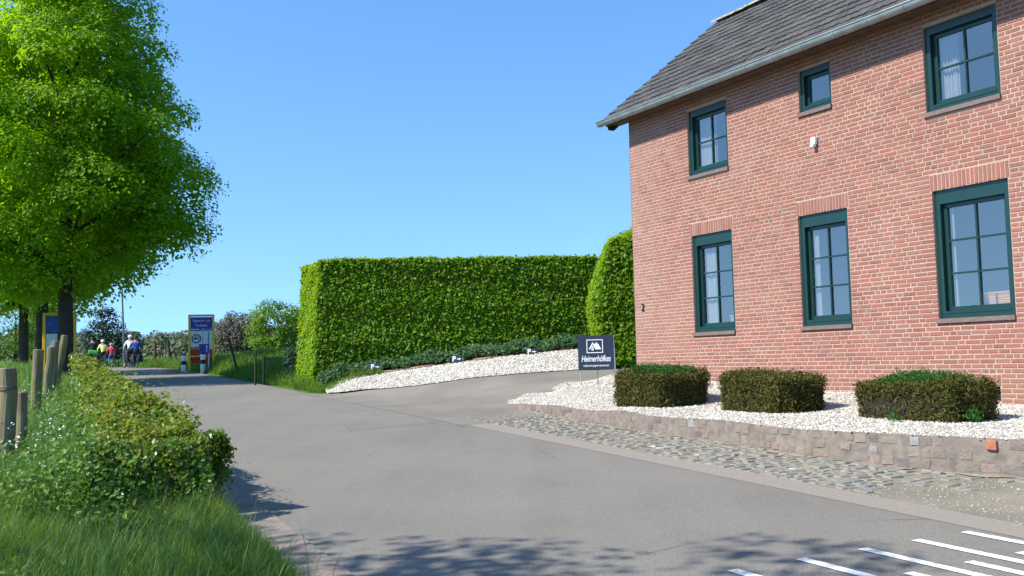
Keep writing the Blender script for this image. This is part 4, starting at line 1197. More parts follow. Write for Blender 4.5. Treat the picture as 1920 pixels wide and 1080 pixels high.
# --- grass
BL_V = np.array([(-.5, 0, 0), (.5, 0, 0), (.42, .05, .4), (-.42, .05, .4), (.25, .22, .75), (-.25, .22, .75), (0, .5, 1.0)])
BL_Q = np.array([(0, 1, 2, 3), (3, 2, 4, 5)]); BL_T = np.array([(5, 4, 6)])
def grass(name, label, s, tt, h, w, mat, zoff=0.0, bendk=1.0, patchy=True):
    x, y = st(s, tt); z = zt(x, y) + zoff
    n = len(x)
    if patchy: h = h * (1 + .30 * np.sin(x * 1.7 + y * .9) * np.sin(y * 1.3 - x * .6) + .15 * np.sin(x * 5.3) * np.sin(y * 4.1))
    h = h * np.clip(rng.lognormal(0, .28, n), .4, 1.6); a = rng.uniform(0, 2 * np.pi, n) + .8 * np.sin(x * .8) ; c, s_ = np.cos(a), np.sin(a); Zr = np.zeros(n)
    bd = h * rng.uniform(.2, 1.3, n) * bendk
    Ms = np.stack([np.stack([c * w, s_ * w, Zr], 1), np.stack([-s_ * bd, c * bd, Zr - .25 * bd], 1), np.stack([Zr, Zr, h], 1)], 2)
    V, Fs = replicate(BL_V, [BL_Q, BL_T], Ms, np.stack([x, y, z], 1))
    o = obj(name, mesh_np(name, V, Fs, [mat])); o["kind"] = "stuff"; tag(o, label, "grass"); return o
def region(n, s0, s1, t0, t1, p=1.0, marg=.15, zz=.2):
    s = s0 + (s1 - s0) * rng.uniform(0, 1, n) ** p; tt = rng.uniform(t0, t1, n)
    x, y = st(s, tt); ok = in_view(np.stack([x, y, zt(x, y) + zz], 1), marg)[0]
    return s[ok], tt[ok]
s, tt = region(150000, 4.2, 9.2, -3.6, 1.50, .8)
edge = np.clip((1.60 - tt) / .35, .25, 1)
bare = np.exp(-((s - 7.3) / .22) ** 2 - ((tt - .6) / .3) ** 2)
edge = np.clip(edge * (1 - .8 * bare), .12, 1)
grass("long_grass", "long green grass on the verge in front of the roadside hedge", s, tt, .27 * edge * (.75 + .25 * np.clip((s - 5.5) / 2, 0, 1)), .0055, lt["grass"])
s, tt = region(9000, 4.2, 9.4, -3.6, 1.45, .8)
grass("long_grass", "longer arching grass blades on the front verge", s, tt, .40 * np.clip((1.6 - tt) / .4, .4, 1), .0065, lt["meadow"], bendk=1.6)
s, tt = region(2600, 4.2, 9.0, -3.0, 1.5, .8)
grass("long_grass", "pale dry blades among the front grass", s, tt, .36 * np.clip((1.6 - tt) / .4, .4, 1), .004, lt["pale"], bendk=1.5)
s, tt = region(90000, 8.9, 20, -6.5, .85, 1.3)
grass("meadow_grass", "tall meadow grass around the leaning fence posts", s, tt, .42 * np.ones(len(s)), .007 * (1 + .06 * (s - 8)), lt["meadow"])
s, tt = region(52000, 18, 62, -26, .6, 1.3)
grass("meadow_grass", "tall grass of the meadow beyond the fence posts", s, tt, .36 * np.ones(len(s)), .020 * (1 + .02 * (s - 18)), lt["meadow"])
s, tt = region(16000, 26.5, 60, .2, 1.6, 1.1)
grass("verge_grass", "grass on the left verge below the lime trees", s, tt, .30 * np.ones(len(s)), .018, lt["grass"])
s, tt = region(42000, 26.3, 62, 6.55, 12.0, 1.0)
grass("bank_grass", "rank dark grass on the bank around the town sign", s, tt, (.34 * np.clip((tt - 6.4) / .6, .35, 1)) * np.clip((s - 25.3) / 3, .4, 1), .022, lt["grass"])
s, tt = region(4500, 24.9, 27.5, 6.50, 8.3, 1.0)
grass("verge_grass", "short grass tapering off beside the gravel parking", s, tt, .14 * np.ones(len(s)), .014, lt["grass"])
s, tt = region(24000, 62, 150, -45, 40, 1.0, .1)
grass("field_grass", "pale green field far behind the cyclists", s, tt, .35 * np.ones(len(s)), .09, lt["meadow"])
# dry tuft and weeds in front
s, tt = region(2600, 7.0, 7.6, .25, .95, 1.0)
M_dry = leaf_mat("dry_grass", [(.22, .15, .05), (.3, .2, .07), (.16, .15, .04)], (.3, .22, .06, 1), .3, .7, .2)
grass("dry_grass", "brownish dry tuft in the front grass", s, tt, .12 * np.ones(len(s)), .006, M_dry, patchy=False, bendk=1.5)
# broad leaved weeds low in the front grass
n = 9000; s = rng.uniform(4.6, 8.6, n); tt = rng.uniform(-2.5, 1.3, n)
m_ = np.sin(s * 2.3 + tt * 3.1) + np.sin(tt * 4.7 - s * 1.9 + 1) > .75; s, tt = s[m_], tt[m_]; x, y = st(s, tt)
P = np.stack([x, y, zt(x, y) + rng.uniform(.03, .26, len(x))], 1); P = P[in_view(P, .1)[0]]
V, Fs = leaves(P, np.tile([-.2, -.3, 1.0], (len(P), 1)), .045, .6, .2, 1.2)
o = obj("verge_weeds", mesh_np("verge_weeds", V, Fs, [lt["weed"]])); o["kind"] = "stuff"; tag(o, "broad leaved weeds growing low in the front grass", "weeds")
# nettles and white flowers beside the hedge end
n = 15000
s = 7.9 + 12 * rng.uniform(0, 1, n) ** 2.6; tt = rng.uniform(-1.9, .75, n) * np.clip(1.2 - (s - 8) * .05, .3, 1) + np.clip((s - 11) * .06, 0, .45); x, y = st(s, tt)
hh = (.42 + .22 * np.clip((tt + .4) / .8, 0, 1)) * (1 + .3 * np.sin(x * 3) * np.sin(y * 2.6)) * np.clip((s - 7.8) / .5, .3, 1)
P = np.stack([x, y, zt(x, y) + hh * rng.uniform(.25, 1.0, n) ** .7], 1); P = P[in_view(P, .1)[0]]
V, Fs = leaves(P, np.tile([-.3, -.3, 1.0], (len(P), 1)), .05 * (1 + .04 * np.clip(P[:, 1] - 9, 0, 20)), .6, .3, .9)
o = obj("nettles", mesh_np("nettles", V, Fs, [lt["weed"]])); o["kind"] = "stuff"; tag(o, "leafy nettles and weeds left of the roadside hedge end", "weeds")
M_petal = plain("white_petal", (.75, .76, .72), .8, var=.03)
n = 2200
s = 8 + 12 * rng.uniform(0, 1, n) ** 1.5; tt = rng.uniform(-4.5, .3, n)
cl = np.sin(s * 2.1 + tt * 1.7) + np.sin(tt * 3.3 - s) > .2
s, tt = s[cl], tt[cl]; x, y = st(s, tt); zf = zt(x, y) + rng.uniform(.38, .72, len(x))
Q = np.repeat(np.stack([x, y, zf], 1), 5, 0) + rng.normal(0, .015, (len(x) * 5, 3)); Q = Q[in_view(Q, .1)[0]]
V, Fs = leaves(Q, np.tile([0, 0, 1.0], (len(Q), 1)), .016, .5, .0, 1.6)
o = obj("wildflowers", mesh_np("wildflowers", V, Fs, [M_petal])); o["kind"] = "stuff"; tag(o, "small white wildflowers in the grass beside the roadside hedge", "flowers")

# --- background trees
def blob_tree(name, label, cat, x, y, w, h, n, r, per, size, mat, z0=.15, group=None, tr=.2):
    return tree(name, label, cat, (x, y, zt1(x, y)), ([h * z0, h * .35, h * .6, h * .85, h], [w * .38, w * .5, w * .48, w * .32, w * .12]), h * z0, h * .93, n, r, per, size, tr, mat, group, limbs=10, flat=.85)
blob_tree("round_tree", "round bright green tree behind the bank left of the tall hedge", "tree", -20.2, 85, 6.8, 5.2, 90, (.6, 1.1), 150, .2, lt["far"], .12)
blob_tree("evergreen_tree", "dark bluish evergreen right of the nearest lime trunk", "tree", -31.6, 75, 3.6, 4.3, 50, (.45, .8), 160, .18, lt["dark"], .08)
blob_tree("bare_tree", "purplish bare tree crown behind the town sign", "tree", -29.3, 105, 7.5, 4.6, 70, (.8, 1.3), 110, .22, lt["purple"], .06)
blob_tree("bare_tree", "greyish budding tree between the town sign and the round tree", "tree", -25.5, 112, 6.5, 3.9, 60, (.8, 1.3), 100, .22, lt["purple"], .06)
blob_tree("bright_bush", "bright green bush at the far left behind the lime trunks", "bush", -46.0, 90, 7.0, 6.0, 60, (.6, 1.1), 150, .18, lt["far"], .08)
blob_tree("bright_bush", "light green bush between the two rear lime trunks", "bush", -47.6, 97, 5.5, 5.0, 55, (.6, 1.1), 140, .2, lt["far"], .08)
blob_tree("dark_shrub", "dark evergreen shrub at the left foot of the tall hedge", "shrub", -6.75, 30.6, 1.0, 1.5, 26, (.2, .35), 420, .075, lt["dark"], .06, tr=.04)
cs = []; rs = []
for k in range(620):
    a = R(rng.uniform(-36, 4)); d_ = rng.uniform(165, 230); x, y = math.sin(a) * d_, math.cos(a) * d_
    hgt = rng.uniform(2.2, 4.0); cs.append(np.array([x, y, zt1(x, y) + hgt * .35])); rs.append(hgt * .6)
    cs.append(np.array([x + rng.normal(0, 2), y, zt1(x, y) + hgt * .95])); rs.append(hgt * .35)
V, Fs = crown_cloud(cs, rs, 22, .6, .9)
n = 5000; a = np.radians(rng.uniform(-36, 4, n)); d_ = rng.uniform(160, 215, n); x, y = np.sin(a) * d_, np.cos(a) * d_
V2, F2 = leaves(np.stack([x, y, zt(x, y) + rng.uniform(-.2, 1.5, n)], 1), np.tile([-.3, -.6, .6], (n, 1)), .9, .5)
V, Fs = join([(V, Fs), (V2, F2)])
o = obj("far_wood", mesh_np("far_wood", V, Fs, [lt["wood"]])); o["kind"] = "stuff"; tag(o, "low budding woodland along the horizon", "woodland")

# ------------------------------------------------------------------ fence posts
t = NT("weathered_post")
tex = t.new("Mapping"); t.L(t.objc(), tex.inputs[0]); tex.inputs["Scale"].default_value = (14, 14, 1.2)
nz = t.noise(1.0, 6, .7, tex.outputs[0]); n2 = t.noise(3, 4)
c = t.ramp(nz, [(.3, lin(96, 86, 66)), (.7, lin(150, 138, 112))]); c = t.mix(t.ramp(n2, [(.45, 0.0), (.65, .7)]), c, lin(112, 118, 62))
t.base(c, .95, 0, .1); t.bump(nz, .8, .02); M_post = t.m
M_wire = plain("rusty_wire", (.16, .13, .11), .6, .6)
def post(label, b, top, r, wire=False):
    b = Vector(b); tp = Vector(top)
    m = MB(); n = 7; pts = []; rad = []
    for k in range(n):
        q = k / (n - 1); p = b.lerp(tp, q) - b; p += Vector((rng.normal(0, .006), rng.normal(0, .006), 0)) if 0 < k < n - 1 else Vector((0, 0, 0))
        pts.append(tuple(p)); rad.append(r * (1.04 - .08 * q) * (1 + rng.normal(0, .02)))
    d = (tp - b).normalized()
    pts.append(tuple((tp - b) + d * .008)); rad.append(r * .86)
    m.tube(pts, rad, 14)
    o = m.build("fence_post", M_post, None, tuple(b), smooth=False); tag(o, label, "fence post", "weathered posts of the meadow fence")
    if wire:
        w = MB()
        for z in (.86, .875): w.torus(Vector(pts[-1]) * z, d, r * 1.03, .0045, 20, 5)
        w.tube([tuple(Vector(pts[-1]) * .865 + Vector((r * 1.0, -.01, 0))), tuple(Vector(pts[-1]) * .865 + Vector((r * 1.35, -.03, .015)))], .005, 5)
        w.build("wire_tie", M_wire, o)
    return o
def gp(x, y, dz=-.1): return (x, y, zt1(x, y) + dz)
post("thick wooden fence post at the left edge, the nearest one, with wire round it", gp(-4.82, 9.3, -.2), (-4.82, 9.3, 1.64), .078, True)
post("dark narrow post standing right behind the nearest wire-tied post", gp(-4.96, 9.8, -.2), (-4.93, 9.8, 1.40), .05)
post("slightly tilted mossy fence post, second from the front", gp(-6.88, 14.0), (-6.82, 14.0, 1.92), .073)
post("leaning split fence post, third from the front", gp(-8.17, 17.0), (-8.06, 17.0, 2.03), .068)
post("leaning fence post, fourth from the front, overlapping the third", gp(-9.13, 19.2), (-9.01, 19.2, 2.2), .07)
post("strongly tilted pale fence post in front of the nearest lime trunk", gp(-10.48, 22.2), (-10.22, 22.2, 2.42), .078)
M_dpost = plain("dark_old_wood", (.035, .03, .025), .9, var=.3)
def bar(name, label, cat, a, b, r, mat=M_dpost, group=None):
    a = Vector(a); o = MB().tube([(0, 0, 0), tuple(Vector(b) - a)], [r, r * .9], 8).build(name, mat, None, tuple(a)); tag(o, label, cat, group); return o
bar("bank_post", "black stake leaning left on the bank right of the town sign", "stake", gp(-10.75, 38.2), (-11.15, 38.2, 2.75), .05)
bar("bank_post", "upright dark post on the bank left of the tall hedge", "stake", gp(-8.0, 30.2), (-7.98, 30.2, 2.13), .035)
bar("bank_post", "second dark post on the bank, just right of the upright one", "stake", gp(-7.8, 30.4), (-7.78, 30.4, 1.98), .032)
# low dark wall beyond the bank
o = MB().box((-1.0, -.2, -.3), (1.0, .2, .36)).build("garden_wall", plain("dark_wall", (.05, .045, .05), .9, var=.3), None, (-9.0, 39.0, zt1(-9.0, 39.0)), (0, 0, R(8))); tag(o, "low dark wall below the round tree", "wall")
# --- field gate
g0 = Vector((-22.05, 60, zt1(-22.05, 60)))
ge = empty("field_gate", tuple(g0), R(0)); tag(ge, "old wooden field gate with leaning posts beside the road crest", "gate")
MB().tube([(0, 0, -.2), (0, 0, 1.35)], .09, 8).build("post", plain("brown_post", (.12, .055, .035), .9), ge)
MB().tube([(.98, 0, -.2), (.80, 0, 1.45)], .07, 8).build("post", M_dpost, ge)
MB().tube([(.0, .0, 1.05), (.86, .0, 1.15)], .04, 6).build("rail", M_dpost, ge)
MB().tube([(.16, .05, -.1), (.40, .05, 1.08)], .035, 6).build("brace", M_dpost, ge)
for x in (.5, .66): MB().tube([(x, 0, .1), (x, 0, 1.08)], .022, 6).build("bar", M_dpost, ge)
MB().tube([(.8, .05, 1.25), (1.15, .05, -.1)], .04, 6).build("brace", M_dpost, ge)
bar("leaning_stake", "short dark stake leaning left between the field gate and the bollards", "stake", gp(-19.2, 56), (-19.5, 56, 2.75), .06)
# --- lamp pole
p = (-23.15, 58, zt1(-23.15, 58))
pe = empty("lamp_pole", p); tag(pe, "thin grey pole rising behind the cyclists beside the lime crown", "pole")
MB().tube([(.0, 0, -.2), (-.02, 0, 1.2), (-.16, 0, 4.75)], [.075, .065, .045], 10).build("shaft", plain("grey_steel", (.13, .14, .16), .5, .3), pe)
MB().tube([(-.16, 0, 4.7), (-.16, .1, 4.85), (-.15, .5, 4.9)], .04, 8).build("lamp_arm", plain("grey_steel_arm", (.2, .2, .2), .5, .3), pe)

# ------------------------------------------------------------------ signs
M_blue = plain("sign_blue", lin(18, 62, 158), .4, var=.04); M_yel = plain("sign_yellow", lin(228, 186, 10), .45, var=.05); M_olive = plain("sign_edge", lin(124, 128, 60), .5)
M_pale = plain("sign_white", lin(205, 208, 212), .45, var=.03); M_red = plain("sign_red", lin(188, 26, 22), .5, var=.05); M_blk = plain("sign_black", lin(20, 20, 22), .5)
M_reddull = plain("sign_red_stroke", lin(170, 40, 60), .5)
def panel(e, name, x0, x1, z0, z1, y, mat, th=.012): return MB().box((x0, y, z0), (x1, y + th, z1)).build(name, mat, e)
def letter(e, body, size, x, z, y, mat, **kw):
    return obj("lettering", text_mesh(body, size, **kw), e, mat, (x, y, z), (R(90), 0, 0))
def town_sign(loc, rz, w, h, label, lines, zone, frame_mat):
    e = empty("town_sign", loc, rz); tag(e, label, "road sign", "yellow framed town entry signs")
    f = .10
    fr_ = MB().box((-w / 2, -.05, -.3), (-w / 2 + f, .05, h - f)).box((w / 2 - f, -.05, -.3), (w / 2, .05, h - f)).box((-w / 2, -.05, h - f), (w / 2, .05, h)).mesh("frame", frame_mat); obj("frame", bevel_mesh(fr_, .012, 1), e)
    a, b = -w / 2 + f, w / 2 - f
    z1 = h - f - .02; z0 = z1 - .56
    pb = panel(e, "name_panel", a, b, z0, z1, -.02, M_blue)
    if lines:
        for k, tx in enumerate(lines): letter(pb, tx, .17, 0, z1 - .17 - .22 * k, -.024, M_pale, extr=.001, bold=.002, space=1.1)
        rm = MB().add([(a + .04, -.027, z0 + .05), (a + .10, -.027, z0 + .04), (b - .04, -.027, z1 - .06), (b - .10, -.027, z1 - .04)], [(0, 1, 2, 3)]).build("red_stroke", M_reddull, pb)
    panel(e, "dark_rail", a, b, z0 - .07, z0 - .008, -.025, plain("rail_blue", lin(14, 30, 84), .5), .03)
    zw1 = z0 - .075; zw0 = zw1 - .74
    pw = panel(e, "zone_panel", a, b, zw0, zw1, -.02, M_pale)
    if zone:
        cx_ = a + .26; cz = zw1 - .36
        MB().torus((cx_, -.026, cz), (0, 1, 0), .185, .022, 28, 6).build("ring", M_blk, pw)
        letter(pw, "40", .24, cx_, cz, -.024, M_blk, extr=.002, bold=.003)
        panel(pw, "divider", a + .53, a + .55, zw0 + .1, zw1 - .05, -.025, plain("divider_grey", lin(70, 100, 110), .5), .006)
        panel(pw, "divider", a + .78, a + .83, zw0 + .05, zw1 - .05, -.025, plain("divider_teal", lin(60, 120, 120), .5), .006)
    for k in range(2):
        zz = zw0 - .05 - .34 * (k + 1)
        panel(e, "red_panel", a, b, zz, zz + .27, -.02, M_red)
    return e
x, y = -14.4, 45.0
town_sign((x, y, 1.79), R(12), 1.16, 2.30, "town exit sign on the right bank, blue panel with red stroke above white zone panel", ["Eperheide", "Gulpen"], True, M_yel)
x, y = -16.3, 35.0
town_sign((x, y, zt1(x, y) - .05), R(12), 1.12, 2.52, "yellow framed sign half hidden behind the nearest lime trunk", None, False, M_yel)
def bollard(loc, label):
    e = empty("bollard", loc); tag(e, label, "bollard", "black and white bollards at the road narrowing")
    zz = [(-.2, .28, M_white), (.28, .46, M_blk), (.46, .70, M_white), (.70, .78, M_blk)]
    for a, b, m in zz:
        k = .11
        pts = [(0, 0, a), (0, 0, b - (.03 if b > .75 else 0))] + ([(0, 0, b)] if b > .75 else [])
        MB().tube(pts, [k, k] + ([k * .6] if b > .75 else []), 14).build("white_band" if m is M_white else "black_band", m, e, smooth=False)
bollard((-14.95, 44.2, 1.50), "black and white bollard standing left of the town sign")
bollard((-13.75, 43.2, 1.52), "black and white bollard in front of the town sign")
# narrowing kerb and the small blue sign over it
kb = MB().box((-.15, -1.4, -.1), (.15, 1.4, .12)).build("kerb", M_gutterpave, None, (-15.6, 44.6, zt1(-15.6, 44.6)), (0, 0, TH)); tag(kb, "pale kerb of the road narrowing beside the bollards", "kerb")
e = empty("direction_sign", (-13.62, 43.2, 1.52), R(14)); tag(e, "small blue square sign with white arrow in front of the town sign", "road sign")
MB().tube([(.12, .02, -.2), (.12, .02, 1.15)], .03, 8).build("post", plain("sign_post_grey", (.4, .42, .44), .4, .5), e)
pp = panel(e, "panel", -.30, .14, .74, 1.16, -.02, M_blue)
MB().box((.02, -.027, .80), (.05, -.022, 1.05)).add([(-.015, -.026, 1.02), (.085, -.026, 1.02), (.035, -.026, 1.11)], [(0, 1, 2)]).build("arrow", M_pale, pp)
panel(pp, "red_bar", -.22, -.10, .82, 1.05, -.025, plain("dull_red", lin(110, 30, 90), .5), .004)

# sign board of the house
M_board = plain("anthracite_board", lin(40, 52, 68), .5, var=.06); M_alu = plain("brushed_aluminium", (.42, .44, .46), .4, .7); M_print = plain("white_print", (.80, .82, .82), .6, var=.02)
sx_, sy_ = 1.62, 19.15
sb = empty("sign_board", (sx_, sy_, float(zbed(sx_, sy_))), R(-3)); tag(sb, "anthracite sign board with white house logo and lettering on three metal legs", "sign board")
bd = MB().box((-.355, -.02, .30), (.345, .02, .975)).mesh("board", M_board); bo = obj("board", bevel_mesh(bd, .004, 1), sb)
MB().add([(.347, -.021, .30), (.347, .022, .30), (.347, .022, .98), (.347, -.021, .98), (.375, -.021, .26), (.375, .15, .26), (.352, .05, .985), (.352, -.021, .985)], [(0, 3, 2, 1), (4, 5, 6, 7), (0, 4, 7, 3), (1, 2, 6, 5), (3, 7, 6, 2), (0, 1, 5, 4)]).build("side_rail", M_alu, sb)
MB().tube([(-.31, .01, -.12), (-.31, .01, .30)], .013, 8).build("leg", M_alu, sb)
MB().tube([(.02, .12, -.1), (.02, .03, .32)], .015, 8).build("leg", M_alu, sb)
MB().box((.345, -.015, -.12), (.385, .02, .27)).build("leg", M_alu, sb)
pr = MB(); yq = -.0235
def rect(x0, x1, z0, z1): pr.add([(x0, yq, z0), (x1, yq, z0), (x1, yq, z1), (x0, yq, z1)], [(0, 1, 2, 3)])
X0, X1, Z0, Z1, q = -.185, .135, .63, .895, .015
rect(X0, X1, Z0, Z0 + q); rect(X0, X1, Z1 - q, Z1); rect(X0, X0 + q, Z0 + q, Z1 - q); rect(X1 - q, X1, Z0 + q, Z1 - q)
pr.add([(-.145, yq, .70), (-.118, yq, .70), (-.065, yq, .80), (-.065, yq, .845)], [(0, 1, 2, 3)])
pr.add([(-.065, yq, .80), (-.01, yq, .70), (.10, yq, .70), (.045, yq, .81), (-.04, yq, .81), (-.065, yq, .845)], [(0, 1, 2, 3), (0, 3, 4, 5)])
rect(-.005, .02, .81, .838); rect(-.09, -.072, .71, .74); rect(-.066, -.045, .71, .74); rect(-.09, -.045, .68, .704); rect(-.082, -.05, .744, .765)
pr.build("house_logo", M_print, bo)
obj("lettering", text_mesh("Heimerh\u00f6fkes", .17, .0008, .28, .0018, .95, .62), bo, M_print, (-.01, yq, .515), (R(90), 0, 0))
obj("lettering", text_mesh("vakantieappartementen", .062, .0008, 0, .001, 1.18, .72), bo, M_print, (-.005, yq, .385), (R(90), 0, 0))

# parking place signs in the ivy
for lab, x, y, z in (("small dark parking sign at the lower left of the gravel bay", -3.72, 26.2, 1.53), ("small dark parking sign at the middle of the ivy edge", -1.53, 26.2, 1.69), ("small dark parking sign at the upper right of the ivy edge", .49, 26.25, 1.84)):
    zb_ = zt1(x, y); e = empty("parking_sign", (x, y, zb_), R(-4)); tag(e, lab, "parking sign", "parking place signs along the ivy")
    hz_ = z - zb_
    MB().tube([(.0, .01, -.1), (.0, .01, hz_)], .012, 6).build("stake", M_dpost, e)
    pn = panel(e, "panel", -.15, .15, hz_ - .085, hz_ + .085, -.012, M_board)
    letter(pn, "P", .19, -.07, hz_ + .0, -.015, M_print, extr=.001, bold=.006)
    MB().box((.01, -.0155, hz_ - .012), (.06, -.0145, hz_ + .012)).add([(.06, -.015, hz_ - .03), (.12, -.015, hz_), (.06, -.015, hz_ + .03)], [(0, 1, 2)]).build("arrow", M_print, pn)

# ------------------------------------------------------------------ cyclists
M_skin = plain("skin", (.42, .24, .17), .6, var=.05)
M_tyre = plain("tyre", (.012, .012, .012), .8); M_bframe = plain("bike_frame", (.02, .022, .026), .35, .3); M_rim = plain("rim", (.4, .4, .42), .35, .8)
M_pan = plain("pannier", (.014, .015, .018), .7)
def cloth(name, c): return plain(name, c, .85, var=.12, sc_=20)
def bicycle(label, loc, rz, panniers=2, tilt=0.0, k=1.0, colour=None):
    e = empty("bicycle", loc, rz); e.rotation_euler = (0, tilt, rz); e.scale = (k, k, k); tag(e, label, "bicycle", "bicycles of the group on the road crest")
    for y in (-.52, .55):
        w = MB().torus((0, y, .34), (1, 0, 0), .325, .022, 28, 6).build("wheel", M_tyre, e)
        rm = MB().torus((0, y, .34), (1, 0, 0), .295, .010, 28, 5)
        for a in range(9):
            an = a * math.pi / 9; rm.tube([(0, y + math.cos(an) * .29, .34 + math.sin(an) * .29), (0, y - math.cos(an) * .29, .34 - math.sin(an) * .29)], .003, 3)
        rm.build("rim", M_rim, w)
    f = MB(); r = .019
    for a, b in [((0, -.06, .30), (0, -.2, .82)), ((0, -.17, .74), (0, .38, .80)), ((0, -.06, .30), (0, .40, .66)), ((0, .36, .86), (0, .42, .62)), ((.06, -.06, .30), (.06, -.52, .34)), ((-.06, -.06, .30), (-.06, -.52, .34)),
                 ((.05, -.52, .34), (.02, -.17, .72)), ((-.05, -.52, .34), (-.02, -.17, .72)), ((.05, .42, .62), (.05, .55, .34)), ((-.05, .42, .62), (-.05, .55, .34)), ((0, .36, .86), (0, .33, .98)), ((-.06, -.12, .72), (-.06, -.72, .72)), ((.06, -.12, .72), (.06, -.72, .72))]: f.tube([a, b], r, 6)
    f.build("frame", colour or M_bframe, e)
    MB().tube([(-.30, .20, 1.0), (-.22, .32, 1.0), (0, .34, .98), (.22, .32, 1.0), (.30, .20, 1.0)], .016, 6).build("handlebar", M_bframe, e)
    MB().tube([(0, -.36, .86), (0, -.26, .88), (0, -.05, .87)], [.09, .08, .03], 8).build("saddle", M_tyre, e)
    MB().tube([(-.13, -.06, .22), (-.08, -.06, .22), (-.08, -.06, .30), (.08, -.06, .30), (.08, -.06, .38), (.13, -.06, .38)], .014, 6).build("pedals", M_bframe, e)
    MB().tube([(0, -.60, .75), (0, -.78, .70), (0, -.86, .55)], [.03, .035, .03], 6).build("mudguard", M_bframe, e)
    for sgn in ((1, -1) if panniers == 2 else (1,) if panniers == 1 else ()):
        me = bevel_mesh(MB().box((sgn * .09 - (.0 if sgn > 0 else .17), -.75, .32), (sgn * .09 + (.17 if sgn > 0 else 0), -.40, .74)).mesh("pannier", M_pan), .03, 2); obj("pannier", me, e)
    return e
def person(label, loc, rz, joints, k, mats, helmet=None, hair=None):
    """joints: dict of positions (local, facing +y); one skinned body; mats: top, legs, shoes"""
    J = joints
    V = []; E = []; Rr = []; idx = {}
    def v(n, p, r): idx[n] = len(V); V.append(Vector(p)); Rr.append(r); return idx[n]
    chain = [("pelvis", .15), ("waist", .135), ("chest", .165), ("neck", .062), ("skull", .085), ("crown", .08)]
    for n, r in chain: v(n, J[n], r)
    for a, b in zip(chain[:-1], chain[1:]): E.append((idx[a[0]], idx[b[0]]))
    for sd_ in "lr":
        pv = "chest"
        for n, r in (("shoulder", .075), ("elbow", .05), ("wrist", .036), ("hand", .04), ("fingers", .022)):
            v(n + sd_, J[n + sd_], r); E.append((idx[pv if pv == "chest" else pv + sd_], idx[n + sd_])); pv = n
        pv = "pelvis"
        for n, r in (("hip", .10), ("knee", .068), ("ankle", .045), ("heel", .05), ("toe", .035)):
            v(n + sd_, J[n + sd_], r); E.append((idx[pv if pv == "pelvis" else pv + sd_], idx[n + sd_])); pv = n
    me = bpy.data.meshes.new("body"); me.from_pydata([tuple(p) for p in V], E, []); me.update()
    o = bpy.data.objects.new("body", me); COL.objects.link(o)
    o.modifiers.new("skin", "SKIN"); sm = o.modifiers.new("sub", "SUBSURF"); sm.levels = sm.render_levels = 1
    for i, r in enumerate(Rr): me.skin_vertices[0].data[i].radius = (r, r * (.78 if i in (0, 1, 2) else 1))
    me.skin_vertices[0].data[0].use_root = True
    bpy.context.view_layer.update(); dg = bpy.context.evaluated_depsgraph_get()
    bm_ = bpy.data.meshes.new_from_object(o.evaluated_get(dg)); bpy.data.objects.remove(o)
    bm_.name = "person"
    bm_.materials.clear()
    for m in [M_skin] + list(mats[:3]): bm_.materials.append(m)
    keys = list(idx); P = np.array([V[idx[n]] for n in keys]); top, legs = ("waist", "chest", "shoulderl", "shoulderr", "elbowl", "elbowr", "wristl", "wristr"), ("pelvis", "hipl", "hipr", "kneel", "kneer")
    for p in bm_.polygons:
        c = np.array(p.center); n = keys[int(np.argmin(((P - c) ** 2).sum(1)))]
        lo = n[:-1] if n[-1] in "lr" and n[:-1] in ("ankle", "heel", "toe") else n
        p.material_index = 1 if n in top else 2 if n in legs else 3 if lo in ("heel", "toe") else (2 if lo == "ankle" and len(mats) > 3 else 0) if lo == "ankle" else 0
        p.use_smooth = True
    e = obj("person", bm_, None, None, loc, (0, 0, rz)); e.scale = (k, k, k); tag(e, label, "person", "cyclists on the road crest")
    c = J["skull"]; 
    hm_ = MB(); n1_, n2_ = 12, 6; Vv = []; Fc = []
    for a in range(n2_ + 1):
        ph = (math.pi * .56) * a / n2_
        for b in range(n1_):
            th = 2 * math.pi * b / n1_; Vv.append((c[0] + .118 * math.sin(ph) * math.cos(th), c[1] + .145 * math.sin(ph) * math.sin(th) - .01, c[2] + .035 + .125 * math.cos(ph)))
    for a in range(n2_):
        for b in range(n1_): Fc.append((a * n1_ + b, (a + 1) * n1_ + b, (a + 1) * n1_ + (b + 1) % n1_, a * n1_ + (b + 1) % n1_))
    hm_.add(Vv, Fc).build("helmet" if helmet else "hair", helmet or hair, e, smooth=True)
    nz_ = MB().tube([(c[0], c[1] + .085, c[2] + .01), (c[0], c[1] + .115, c[2] - .02), (c[0], c[1] + .085, c[2] - .03)], [.008, .016, .010], 6); nz_.build("nose", M_skin, e)
    return e
def ride(ll=0.0, stand=False):
    """riding pose; the wrist ends at the handlebar grips"""
    J = dict(pelvis=(0, -.24, .97), waist=(0, -.19, 1.12), chest=(0, -.06, 1.34), neck=(0, .02, 1.53), skull=(0, .06, 1.66), crown=(0, .06, 1.74))
    for n, s in (("l", -1), ("r", 1)):
        J["shoulder" + n] = (s * .19, -.03, 1.42); J["elbow" + n] = (s * .30, .05, 1.18); J["wrist" + n] = (s * .285, .22, 1.06); J["hand" + n] = (s * .28, .27, 1.035); J["fingers" + n] = (s * .275, .33, 1.0)
    J.update(hipl=(-.10, -.22, .92), kneel=(-.12, .12, .66), anklel=(-.13, -.06, .30), heell=(-.13, -.10, .25), toel=(-.14, .06, .235))
    J.update(hipr=(.10, -.22, .92), kneer=(.12, .17, .80), ankler=(.13, -.04, .46), heelr=(.13, -.08, .41), toer=(.14, .08, .395))
    if stand:
        J.update(hipl=(-.12, -.20, .90), kneel=(-.24, -.16, .50), anklel=(-.30, -.18, .10), heell=(-.30, -.21, .05), toel=(-.32, -.04, .04))
    return J
def spot(x, y): return (x, y, zt1(x, y))
HD_ = R(28)
